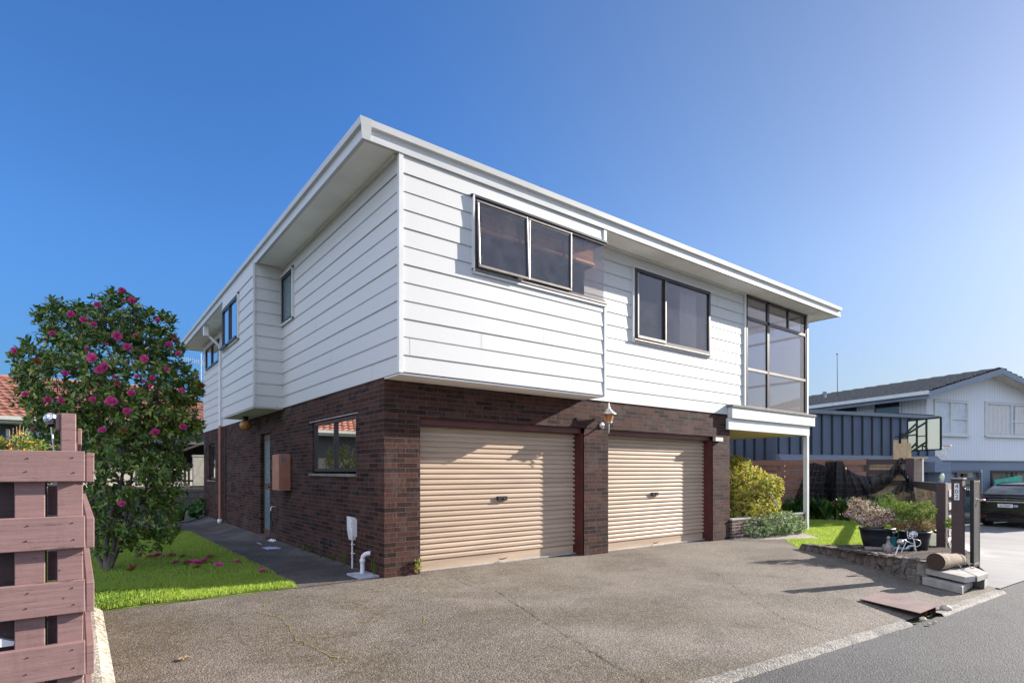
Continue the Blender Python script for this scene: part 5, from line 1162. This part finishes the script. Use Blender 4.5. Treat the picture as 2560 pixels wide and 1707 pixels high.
ply=plain('plywood',(.46,.34,.22),.75,vs=2,va=.15)
t=thing('plywood_sheet','pale plywood offcuts leaning behind the low garden fence','plywood',(16.4,-1.05,-.2))
for u0,u1,vt,vb,u2 in ((2105,2128,1118,1180,2132),(2131,2146,1120,1180,2128),(2128,2133,1116,1180,2134)):
    q=[PD(u0,vt,15.4),PD(u1,vt+1,15.0),PD(u2+8 if u0<2120 else u2+22,vb,14.9),PD(u0-3,vb,15.3)]; q[2].z=q[3].z=-.15
    m=MB(); m.add(q+[p+Vector((.02,.01,0)) for p in q],[(0,1,2,3),(7,6,5,4),(0,4,5,1),(1,5,6,2),(2,6,7,3),(3,7,4,0)]); m.build('sheet',ply,t)
# shade netting draped over the fence
def netmat():
    m,nt,b,o=newmat('black_shade_net'); b.inputs['Base Color'].default_value=(.012,.012,.015,1); b.inputs['Roughness'].default_value=.6
    tr=nd(nt,'ShaderNodeBsdfTransparent'); mx=nd(nt,'ShaderNodeMixShader'); n=noise(nt,pos(nt,(1,1,1)),7,5,.7)
    lk(nt,ramp(nt,n,[(.3,.5),(.5,.9),(.7,.97)]),mx.inputs[0]); lk(nt,tr.outputs[0],mx.inputs[1]); lk(nt,b.outputs[0],mx.inputs[2]); lk(nt,mx.outputs[0],o.inputs[0]); return m
nm=netmat()
nt_=thing('shade_netting','black shade netting draped in swags over the tall brown fence','netting',fpt(2,1.3,.2))
def cloth(top,bot,off,name='net',n=44,k=10):
    def along(c,t):
        L=len(c)-1; i=min(L-1,int(t*L)); f=t*L-i; f=f*f*(3-2*f)*.5+f*.5; return (c[i][0]+(c[i+1][0]-c[i][0])*f,c[i][1]+(c[i+1][1]-c[i][1])*f)
    V=[]
    for i in range(n+1):
        a,b=along(top,i/n),along(bot,i/n)
        for j in range(k+1):
            s=j/k; u=a[0]+(b[0]-a[0])*s; v=a[1]+(b[1]-a[1])*s
            V.append(FP(u,v,off+.05*math.sin(i*.9+s*3)+.08*math.sin(s*PI)+.02*math.sin(i*2.3+j)))
    m=MB(); m.add(V,[(i*(k+1)+j,(i+1)*(k+1)+j,(i+1)*(k+1)+j+1,i*(k+1)+j+1) for i in range(n) for j in range(k)],True); return m.build(name,nm,nt_,fixn=False)
cloth([(1858,1064),(1872,1062),(1890,1068),(1905,1078)],[(1815,1170),(1850,1158),(1880,1155),(1905,1150)],.14)
cloth([(1895,1060),(1908,1058),(1922,1058)],[(1898,1150),(1906,1152),(1912,1150)],.22)
cloth([(1905,1075),(1918,1058),(1935,1058),(1945,1076),(1965,1089),(1990,1094),(2018,1090),(2042,1080),(2058,1062),(2066,1050)],[(1905,1150),(1925,1148),(1950,1140),(1975,1138),(1995,1136),(2010,1132),(2030,1122),(2045,1108),(2065,1085),(2075,1052)],.16,n=60)
cloth([(1985,1135),(2010,1140),(2035,1135),(2060,1118),(2080,1102),(2088,1098)],[(1990,1142),(2015,1152),(2040,1150),(2065,1136),(2082,1120),(2092,1112)],.22)
cloth([(2058,1068),(2068,1070),(2078,1082),(2090,1096)],[(2068,1086),(2076,1096),(2084,1106),(2092,1112)],.24,k=6)
cloth([(2082,1096),(2088,1094),(2094,1098)],[(2066,1180),(2082,1168),(2104,1150)],.24,n=14)
# ------------------------------------------------------------------ plants right
yl=leafmat('golden_leaf',[(0,(.10,.20,.03)),(.25,(.34,.40,.05)),(.55,(.80,.68,.12)),(.85,(.95,.66,.20)),(1,(.90,.46,.26))],.45,.45)
bush('golden_shrub','tall golden-leaved shrub growing in the porch planter','shrub',[(PD(1690,1110,13.3),.62,.62,1.6),(PD(1725,1120,13.4),.55,.50,1.4),(PD(1768,1120,13.5),.32,.34,.8),(PD(1700,1165,13.2),.6,.45,1),(PD(1745,1158,13.4),.5,.35,.8),(PD(1688,1065,13.4),.25,.22,.4)],2000,6,.062,.034,yl,'',(9.5,.8,-.1),stemn=10,stemr=.02,shell=.6)
wl=leafmat('silver_leaf',[(0,(.05,.13,.04)),(.45,(.13,.25,.09)),(.8,(.42,.52,.30)),(1,(.78,.82,.65))],.4,.3)
bush('low_shrub','low rounded shrub with whitish green leaves spilling over the porch planter wall','shrub',[(Vector((8.9,.05,.13)),.55,.26,1),(Vector((9.6,.0,.15)),.6,.32,1.2),(Vector((10.2,-.05,.13)),.5,.32,1.2),(Vector((10.55,-.12,.02)),.26,.24,.5)],1900,6,.042,.024,wl,'',(9.6,.1,-.1),stemn=10,stemr=.012,shell=.6)
m=MB(); a=PD(1748,1112,13.1);b=PD(1790,1165,12.9); m.tube([a,b],.014,6); tag(m.build('garden_stake',MT['greywood'],org=b),'thin leaning stake in front of the golden shrub','stake')
dkl=leafmat('strap_leaf',[(0,(.02,.075,.02)),(.7,(.06,.15,.035)),(1,(.28,.32,.07))],.35,.2)
def strap(name,label,c,n,L,w,mat,group=None):
    V=[];F=[]
    for i in range(n):
        a=random.uniform(0,6.28);t=random.uniform(.15,.75);l=L*random.uniform(.6,1.1); b=Vector(c)+Vector((random.uniform(-.12,.12),random.uniform(-.12,.12),0)); h=Vector((math.cos(a),math.sin(a),0)); s=Vector((-h.y,h.x,0)); k=len(V)
        for q,ww in ((0,.35),(.35,.9),(.7,1),(1,.05)):
            p=b+h*(l*t*q**1.3)+Vector((0,0,l*(q-.45*t*q*q*q))); V+=[p-s*w*ww*.5,p+s*w*ww*.5]
        F+=[(k,k+1,k+3,k+2),(k+2,k+3,k+5,k+4),(k+4,k+5,k+7,k+6)]
    m=MB(); m.v=[tuple(v) for v in V];m.f=F;m.sm=[False]*len(F); return tag(m.build(name,mat,org=c,fixn=False),label,'plant',group)
for i,u in enumerate((1812,1845,1868,1895,1922,1948,1972,2000,2030,2060)):
    p=FP(u,1190,.55+.15*(i%2)); p.z=zg(p.x,p.y)
    lab=['dark strap-leaved plant under the left end of the black netting, farthest left','dark strap-leaved plant just left of the white porch post','dark strap-leaved plant just right of the white porch post','second strap-leaved plant right of the white porch post','strap-leaved plant below the middle of the netting','strap-leaved plant behind the left side of the pink potted shrub','strap-leaved plant directly behind the pink potted shrub','strap-leaved plant behind the right side of the pink potted shrub','strap-leaved plant below the pine screen','strap-leaved plant at the right end of the tall brown fence'][i]
    strap('strap_plant',lab,(p.x,p.y,p.z),44,.80,.10,dkl,'dark strap-leaved plants along the brown fence')
fg=leafmat('fine_grass_leaf',[(0,(.06,.15,.04)),(1,(.16,.28,.07))],.5,.3)
rt=plain('red_trough',(.16,.03,.022),.6)
for i,(u0,u1) in enumerate(((1862,1900),(1906,1955))):
    a=PZp(u0,1187,-.12);b=PZp(u1,1190,-.12); z=zg((a.x+b.x)/2,(a.y+b.y)/2)
    t=thing('planter_trough',['red trough of grassy leaves at the lawn edge next to the white porch post','red trough of grassy leaves at the lawn edge next to the pink potted shrub'][i],'planter',((a.x+b.x)/2,(a.y+b.y)/2,z),0,'red troughs along the lawn edge')
    m=MB(); m.obox((a.x,a.y,z+.06),(b.x,b.y,z+.06),.16,.12); m.build('trough',rt,t)
    for k in range(5):
        c=a.lerp(b,(k+.5)/5); o=tuft('foliage','','',(c.x,c.y,z+.11),60,.26,.006,fg,spread=.6,parent=t,rad=.09)
# background shrubs beside tubs
bush('shrub','dry brown twiggy shrub behind the green potted shrub','shrub',[(PD(2105,1150,11.6),.35,.20,1),(PD(2075,1148,11.8),.2,.18,.5)],420,4,.028,.010,leafmat('dry_leaf',[(0,(.10,.07,.05)),(.7,(.22,.16,.12)),(1,(.12,.16,.05))],.7,.2),'',(10.9,-2.2,-.15),stemn=14,stemr=.006)
bush('shrub','loose mid-green shrub between the pink potted shrub and the green potted shrub','shrub',[(PD(2055,1175,11),.28,.25,1),(PD(2065,1195,10.8),.25,.2,1),(PD(2035,1150,11.5),.2,.2,.4)],500,5,.045,.012,fg,'',(10.0,-2.5,-.1),stemn=10,stemr=.006)
m=MB(); c=FP(2045,1143,.5); m.sphere(c,.04,8,6); m.tube([c-Vector((0,0,.4)),c],.006,5); tag(m.build('marigold',om,org=c),'single orange flower in front of the pine screen','flower')
# ------------------------------------------------------------------ neighbour's garage and house (rotated local frame)
RZ_=-math.radians(17.5)
NO=(23.82,.85,0)
ng=thing('battened_garage','dark blue-grey garage with vertical battens behind the tall brown fence','garage',NO,RZ_,local=True)
navy=plain('navy_cladding',(.085,.115,.170),.55,vs=.8,va=.08); navyl=plain('navy_flashing',(.15,.175,.215),.4,va=.06); brn=plain('brown_grey_cladding',(.075,.07,.075),.6,va=.08)
m=MB(); m.box(-8.38,-.45,-.35,6,-1,3.40); m.build('wall',navy,ng)
m=MB()
s=-8.3
while s<-.6: m.box(s,s+.04,-.41,-.35,1.98,3.38); s+=.49
t_=.1
while t_<5.9: m.box(-8.44,-8.38,t_,t_+.04,.5,3.38); t_+=.49
m.build('batten',plain('dark_batten',(.025,.032,.045),.6),ng)
m=MB(); m.prism([(-.35,1.98),(-.45,1.95),(-.61,1.74),(-.35,1.74)],lambda a,b,o:(o,a,b),-8.38,-.42); m.build('lower_flashing',navyl,ng)
m=MB(); m.box(-8.52,-.43,-.49,6.1,3.402,3.52); m.build('cap_flashing',navyl,ng)
m=MB(); m.box(-2.4,-.45,-.3,5.0,3.52,3.58); m.build('roof_sheet',MT['darkmetal'],ng)
m=MB(); m.box(-1.3,-.41,-.9,-.36,1.35,1.735); m.box(-.9,-.41,-.88,-.36,-1,1.35); m.build('porch_wall',plain('blue_grey_wall',(.17,.215,.29),.6,va=.06),ng)
nb=thing('blue_house','two storey pale blue grooved-board house with a dark shingled gable roof at the right','house',NO,RZ_,local=True)
def groove(name,col):
    m,nt,b,o=newmat(name); tc=nd(nt,'ShaderNodeTexCoord'); sp=nd(nt,'ShaderNodeSeparateXYZ'); lk(nt,tc.outputs['Object'],sp.inputs[0])
    u=math_(nt,'ADD',sp.outputs[0],sp.outputs[1]); f=math_(nt,'FRACT',math_(nt,'MULTIPLY',u,6.2)); g_=ramp(nt,f,[(0,1.),(.05,1.),(.10,0.)])
    n=noise(nt,pos(nt),.8,4)
    c=mixc(nt,g_,mixc(nt,n,tuple(x*.92 for x in col),col),tuple(x*.62 for x in col)); lk(nt,c,b.inputs['Base Color']); b.inputs['Roughness'].default_value=.6
    bump(nt,b,math_(nt,'SUBTRACT',1,g_),.6,.008); return m
upm=groove('pale_blue_board',(.70,.72,.755)); lom=groove('slate_blue_board',(.175,.215,.285)); 
W=9.6; AP=3.07
m=MB()
wins=[(-.02,2.01,2.80,4.24),(3.06,6.2,2.82,4.27)]
panel(m,lambda u,o,z:(u,-o,z),-.4,W,1.81,4.36,[w+( .05,) for w in wins])
m.add([(-.4,0,4.36),(W,0,4.36),(AP,0,5.52),(AP-1,0,5.2)],[(0,1,2,3)])
m.add([(W,0,1.81),(W,9,1.81),(W,9,4.36),(W,0,4.36)],[(0,1,2,3)])
m.build('upper_wall',upm,nb,fixn=False)
m=MB(); panel(m,lambda u,o,z:(-.4-o,u,z),0,9,1.3,4.45,[(.98,2.27,3.62,4.40,.05),(2.9,4.15,3.62,4.32,.05)]); m.build('side_wall',upm,nb,fixn=False)
m=MB(); panel(m,lambda u,o,z:(u,.03-o,z),-.4,W,-1.2,1.805,[(-.0,2.81,-.7,1.42,.15),(3.49,7.5,.1,1.42,.1)]); m.add([(-.4,.03,-1.2),(-.4,9,-1.2),(-.4,9,1.3),(-.4,.03,1.3)],[(0,1,2,3)]); m.build('lower_wall',lom,nb,fixn=False)
m=MB(); m.box(-.41,W,-.03,-.002,1.79,1.83); m.build('band',navyl,nb)
nshade=plain('net_curtain_pane',(.50,.56,.62),.25,vs=3,va=.1,bd=.0004,coat=.4); dkpane=plain('dark_pane',(.05,.055,.06),.08,va=.2,coat=.8); 
def nwin(u0,u1,z0,z1,mul,tr,pane,mp,name='window'):
    m=MB(); w=.07
    for a,b,c,d in ((u0,u1,z1-w,z1),(u0,u1,z0,z0+w),(u0,u0+w,z0+w,z1-w),(u1-w,u1,z0+w,z1-w)): m.box(a,b,-.05,.05,c,d,mp)
    for x in mul: m.box(x-w/2,x+w/2,-.045,.045,z0+w,z1-w,mp)
    for z,a,b in tr: m.box(a,b,-.04,.04,z-.03,z+.03,mp)
    f=m.build(name,MT['trim'],nb)
    m=MB(); m.box(u0+w,u1-w,-.02,-.01,z0+w,z1-w,mp); m.build('pane',pane,f)
    m=MB(); m.box(u0-.05,u1+.05,.05,.12,z0-.06,z0,mp); m.build('sill',MT['trim'],f); return f
NF=lambda u,o,z:(u,-o,z); NSd=lambda u,o,z:(-.4-o,u,z)
f=nwin(0.0,2.0,2.84,4.22,(.98,),((3.5,1.0,1.95),),nshade,NF)
f=nwin(3.08,6.18,2.86,4.25,(4.78,),((3.5,4.8,6.1),),nshade,NF)
for a,b in ((3.2,4.6),(5.0,5.9)):
    m=MB();V=[]
    for i in range(30):
        x=a+(b-a)*i/29; V+=[(x,-.012-.02*math.sin(i*1.1),2.95),(x,-.012-.02*math.sin(i*1.1+.4),4.15)]
    m.add(V,[(2*i,2*i+2,2*i+3,2*i+1) for i in range(29)],True); m.build('curtain',MT['insidew'],f)
nwin(1.0,2.25,3.64,4.38,(),(),dkpane,NSd); nwin(2.92,4.13,3.64,4.30,(),(),dkpane,NSd)
# ground floor glazing
m=MB(); m.box(.0,2.81,-.06,.02,1.34,1.42,NF); m.box(2.68,2.81,-.1,.04,-.7,1.34,NF); m.box(2.75,2.80,.04,.06,-.7,1.34,NF); m.box(-.0,.06,-.06,.02,-.7,1.34,NF); m.box(1.35,1.43,-.06,.02,-.7,1.34,NF); m.box(.06,2.7,-.06,.01,1.05,1.12,NF); sd=m.build('glass_door',plain('grey_door_frame',(.10,.11,.12),.5),nb)
m=MB(); m.box(.05,2.7,-.09,-.08,-.7,1.34,NF); m.build('pane',plain('greenish_pane',(.20,.27,.28),.12,vs=1.5,va=.5,coat=.6),sd)
m=MB(); m.box(2.815,2.87,-.01,.035,-.7,1.44,NF); m.build('door_trim',MT['trim'],sd)
m=MB(); m.box(1.7,1.95,-.07,.03,1.15,1.30,NF); m.build('wall_box',MT['darkmetal'],sd)
m=MB(); m.box(3.5,7.5,-.08,.0,1.34,1.42,NF); m.box(3.5,3.58,-.08,.0,.1,1.34,NF); m.box(4.9,4.97,-.08,.0,.1,1.34,NF); lw=m.build('window',MT['darkmetal'],nb)
m=MB(); V=[]
for i in range(120):
    x=3.6+3.8*i/119; V+=[(x,.07+.03*math.sin(i*1.5),.12),(x,.07+.03*math.sin(i*1.5),1.34)]
m.add(V,[(2*i,2*i+2,2*i+3,2*i+1) for i in range(119)]); m.build('curtain',plain('brown_curtain',(.20,.175,.14),.9,vs=3,va=.5,stretch=(6,1,.3)),lw)
# roof
rm=plain('dark_shingle',(.10,.095,.09),.85,vs=10,va=.5,bs=30,bd=.02,col2=(.26,.25,.24))
def nroof(u0,z0,u1,z1):
    m=MB(); K=22
    for r in range(K):
        a,b=r/K,(r+1)/K; V=[]
        for c in range(0,61):
            y=-.62+9.6*c/60; w=.009*((c*5+r*3)%4)
            V+=[(u0+(u1-u0)*a,y,z0+(z1-z0)*a),(u0+(u1-u0)*a,y,z0+(z1-z0)*a+.05+w),(u0+(u1-u0)*b,y,z0+(z1-z0)*b+.012)]
        m.add(V,[(3*i,3*i+3,3*i+4,3*i+1) for i in range(60)]+[(3*i+1,3*i+4,3*i+5,3*i+2) for i in range(60)])
    m.build('roof',rm,nb,fixn=False)
nroof(-1.22,4.42,AP,5.56); nroof(W+.8,3.7,AP,5.56)
bg_=plain('blue_grey_barge',(.20,.24,.30),.5,va=.08)
m=MB(); m.prism([(-1.22,4.18),(-1.22,4.40),(AP,5.54),(W+.8,3.68),(W+.8,3.46),(AP,5.32)],lambda a,b,o:(a,o,b),-.66,-.62); m.build('bargeboard',bg_,nb)
m=MB(); m.add([(-1.22,-.62,4.24),(-1.22,9,4.24),(-.4,9,4.36),(-.4,-.62,4.36)],[(0,1,2,3)]); m.add([(-1.2,-.62,4.3),(AP,-.62,5.4),(AP,.0,5.4),(-1.2,.0,4.3)],[(0,1,2,3)]); m.add([(W+.8,-.62,3.6),(AP,-.62,5.4),(AP,.0,5.4),(W+.8,0,3.6)],[(0,1,2,3)]); m.build('eave_soffit',plain('cream_soffit',(.55,.53,.48),.7),nb)
m=MB(); m.box(-1.34,-1.20,-.64,9,4.30,4.44); m.build('gutter',MT['trim'],nb); m=MB(); m.box(-1.20,-1.17,-.62,9,4.16,4.36); m.build('fascia',bg_,nb)
m=MB(); m.tube([(1.0,5.9,4.9),(1.0,5.9,5.3)],.06,8); m.tube([(1.0,5.9,5.3),(1.0,5.9,5.36)],.1,8); m.build('flue',bg_,nb)
m=MB(); m.tube([(1.5,5.6,4.9),(1.47,5.6,7.2)],[.02,.012],6); m.sphere((1.47,5.6,7.22),.04,8,6); an2=m.build('aerial_mast',MT['darkmetal'],nb)
# green and navy panel in front of the ground floor window
t=thing('green_board','sloping green strip over a dark panel at the blue house window behind the car','board',NO,RZ_,local=True)
q=lambda u,z,o=0:(u,-.25-o,z)
m=MB(); m.prism([(3.25,.72),(5.0,.93),(5.0,1.20),(3.22,1.03)],lambda a,b,o:(a,-.25-o,b),0,.03); m.build('strip',plain('emerald_strip',(.01,.36,.26),.5),t)
m=MB(); m.prism([(3.35,-.65),(5.4,-.65),(5.0,.93),(3.32,.72)],lambda a,b,o:(a,-.22-o,b),0,.02); m.build('panel',plain('navy_panel',(.06,.08,.12),.5),t)
# ------------------------------------------------------------------ car
ch=math.radians(-6); cc=PD(2311,1215,20.7); cz=zg(cc.x,cc.y)+.0
car=thing('parked_car','black car seen from behind, parked on the concrete drive in front of the blue house','car',(cc.x,cc.y,cz),ch-PI/2,local=True)
# local: +y forward, x right, rear face at y=0
paint=plain('black_car_paint',(.012,.013,.017),.15,metal=.2,vs=2,va=.1,bs=5,bd=.0002,coat=1); cgl=plain('car_glass',(.20,.205,.21),.05,vs=2,va=.3,bd=.0002,coat=1)
def loft(secs,n=None,cap=True):
    m=MB(); k=len(secs[0]); V=[p for s in secs for p in s]
    F=[(i*k+j,i*k+(j+1)%k,(i+1)*k+(j+1)%k,(i+1)*k+j) for i in range(len(secs)-1) for j in range(k)]
    if cap: F+=[tuple(range(k)),tuple(range((len(secs)-1)*k,len(secs)*k))[::-1]]
    m.add(V,F,True); return m
def sec(y,hw,z0,z1,cr,hs=None):
    """rounded lower body section"""
    P=[]
    pts=[(hw*.86,z0),(hw*.97,z0+.10),(hw,z0+(z1-z0)*.45),(hw*.985,z1-.14),(hw*.93,z1-.04),(hw*.80,z1+cr)]
    P=[(x,y,z) for x,z in pts]+[(-x,y,z) for x,z in pts[::-1]]; return P
b=[sec(.05,.88,.34,.98,.0),sec(.0,.93,.28,1.02,.02),sec(.12,.98,.24,1.10,.03),sec(.5,1.0,.24,1.16,.04),sec(1.4,1.0,.22,1.12,.03),sec(3.2,1.0,.22,1.05,.03),sec(4.2,.98,.24,.95,.03),sec(4.75,.93,.28,.80,.02),sec(4.95,.80,.34,.66,.0)]
body=loft(b).build('body',paint,car); body.modifiers.new('s','SUBSURF').levels=1; body.modifiers['s'].render_levels=1
def cab(y,hw0,hw1,z0,z1): return [(hw0,y,z0),(hw0*.97,y,z0+(z1-z0)*.4),(hw1,y,z1-.05),(hw1*.85,y,z1),(-hw1*.85,y,z1),(-hw1,y,z1-.05),(-hw0*.97,y,z0+(z1-z0)*.4),(-hw0,y,z0)]
m=loft([cab(.12,.84,.80,1.08,1.16),cab(.45,.86,.72,1.10,1.42),cab(.95,.88,.66,1.10,1.58),cab(1.8,.88,.66,1.08,1.64),cab(2.8,.88,.66,1.05,1.58),cab(3.9,.82,.70,1.0,1.06)]); g_=m.build('windows',cgl,car)
m=MB(); V=[]
for y,hw,z in ((.80,.58,1.555),(1.2,.62,1.622),(1.8,.62,1.655),(2.6,.62,1.625),(3.0,.60,1.56)): V+=[(-hw,y,z),(-hw*.5,y,z+.015),(hw*.5,y,z+.015),(hw,y,z)]
m.add(V,[(4*i+j,4*i+j+1,4*i+5+j,4*i+4+j) for i in range(4) for j in range(3)],True); m.build('roof',paint,car)
m=MB(); m.prism([(-.74,1.19),(.74,1.19),(.70,1.225),(-.70,1.225)],lambda a,b,o:(a,o,b),-.02,.25); m.build('spoiler',paint,car,bev=.01)
chrome=plain('chrome_strip',(.70,.68,.64),.2,metal=.9,va=.05,bd=.0001)
m=MB(); m.box(-.80,.80,-.035,-.0,.925,.965); m.build('chrome_strip',chrome,car,bev=.006)
m=MB(); m.box(-.03,.03,-.045,-.0,1.06,1.075); m.box(-.008,.008,-.045,.0,1.005,1.06); m.build('emblem',chrome,car)
red=plain('tail_lamp_red',(.30,.01,.015),.15,va=.2,coat=1)
for s in (-1,1):
    m=MB(); m.prism([(.55*s,.93),(.95*s,.91),(.97*s,1.06),(.78*s,1.09)],lambda a,b,o:(a,o+ (abs(a)-.5)*.07,b),-.075,.03); m.build('tail_lamp',red,car,bev=.01)
    m=MB(); m.box(.62*s,.86*s,-.03,.05,.37,.41); m.build('reflector',red,car)
m=MB(); m.box(-.24,.20,-.03,0,.745,.87); npl=m.build('number_plate',plain('plate_white',(.70,.70,.70),.5,va=.03),car); 
ORG[npl.name]=Vector((0,0,0)); text('LLQ263',.115,(-.02,-.034,.808),(PI/2,0,0),blk_,npl,'plate_text',sx=.82)
m=MB(); m.box(.22,.34,-.028,0,.77,.84); m.build('sticker',plain('pale_blue_sticker',(.45,.52,.75),.4),car)
m=MB(); m.box(-.62,.62,-.02,.1,.22,.34); m.box(-.30,.30,-.03,.0,.53,.56); m.build('bumper_insert',MT['darkmetal'],car)
tyre=plain('tyre',(.02,.02,.02),.8)
for x in (-.86,.86):
    for y in (.95,3.9):
        t=MB(); R=Matrix.Rotation(PI/2,3,'Y'); t.lathe((x,y,.36),[(.22,-.12),(.34,-.12),(.365,-.09),(.365,.09),(.34,.12),(.22,.12)],28,R); w_=t.build('wheel',tyre,car)
        t=MB(); t.lathe((x,y,.36),[(.0,-.08),(.23,-.10),(.23,.10),(0,.08)],20,R); t.build('rim',chrome,w_)
# ------------------------------------------------------------------ basketball hoop
hp=thing('basketball_hoop','basketball hoop with a clear backboard and white net standing above the fence','basketball hoop',(19.5,-.3,-.2))
TL,TR,BR,BLp=PD(2085,966,20.6),PD(2161,958,19.2),PD(2163,1031,14.4),PD(2095,1035,14.9)
TLx,TRx=Vector((TL.x,TL.y,3.21)),Vector((TR.x,TR.y,3.21))
hd_=(TRx-TLx); hd_.z=0; hw=hd_.length; hd_.normalize(); hn=Vector((hd_.y,-hd_.x,0))
if hn.x<0: hn=-hn   # faces away from the camera
O=Vector((TL.x,TL.y,0)); zb,zt_=2.12,3.21
def HB(a,b,o=0): return O+hd_*a+hn*o+Vector((0,0,b))
hfm=plain('green_black_frame',(.015,.035,.032),.45,metal=.3); 
def hbar(m,a,b,w=.04,o=0): m.obox(HB(*a,o),HB(*b,o),w,w,up=tuple(hn))
m=MB(); w=hw
for a,b in (((0,zb),(0,zt_)),((w,zb),(w,zt_)),((0,zt_),(w,zt_)),((0,zb),(w,zb))): hbar(m,a,b,.045)
hbar(m,(w*.33,zb),(w*.33,zt_),.045,-.05); hbar(m,(w*.62,zb),(w*.62,zt_),.045,-.05); hbar(m,(w*.33,zb+.5),(w*.62,zb+.5),.03,-.05); hbar(m,(w*.33,zb+.15),(w*.62,zb+.15),.03,-.05); m.build('frame',hfm,hp)
def bbm():
    m,nt,b,o=newmat('milky_backboard'); b.inputs['Base Color'].default_value=(.52,.55,.53,1); b.inputs['Roughness'].default_value=.4
    t=nd(nt,'ShaderNodeBsdfTranslucent'); t.inputs[0].default_value=(.50,.53,.51,1); mx=nd(nt,'ShaderNodeMixShader'); mx.inputs[0].default_value=.65; lk(nt,b.outputs[0],mx.inputs[1]); lk(nt,t.outputs[0],mx.inputs[2]); lk(nt,mx.outputs[0],o.inputs[0]); return m
m=MB(); m.prism([(.02,zb+.02),(w-.02,zb+.02),(w-.02,zt_-.02),(.02,zt_-.02)],lambda a,b,o:tuple(HB(a,b,o)),.0,.008); m.build('backboard',bbm(),hp)
m=MB(); pt=HB(w*.1,1.3,-.75); 
m.obox(HB(w*.2,-.4,-.5),HB(w*.2,2.75,-.5),.09,.09,up=tuple(hn)); m.build('pole',hfm,hp)
m=MB()
for a in (.33,.62):
    m.obox(HB(w*.16,2.55,-.5),HB(w*a,zt_-.12,-.05),.06,.06); m.obox(HB(w*.2,1.85,-.5),HB(w*a,zb+.28,-.05),.06,.06)
m.obox(HB(-.02,2.62,-.5),HB(w*.33,2.68,-.05),.05,.05); m.build('strut',hfm,hp)
rc=HB(w*.60,2.27,.62); m=MB(); m.tube([rc+Vector((math.cos(t*PI/12)*.225,math.sin(t*PI/12)*.225,0)) for t in range(25)],.011,6,False); m.tube([HB(w*.5,2.27,.0),HB(w*.58,2.27,.42)],.03,6); m.build('rim',plain('orange_rim',(.55,.25,.14),.5),hp)
m=MB()
for k in range(12):
    a=k*PI/6
    for sg in (-1,1):
        P=[rc+Vector((math.cos(a+sg*j*.26)*(.22-.10*j/4),math.sin(a+sg*j*.26)*(.22-.10*j/4),-.11*j)) for j in range(5)]; m.tube(P,.0075,4,False)
m.build('net',MT['trim'],hp)
m=MB(); m.obox(HB(w*.46,zb-.02,.02),HB(w*.46,zb+.2,.02),.12,.03); m.build('pad',MT['darkmetal'],hp)
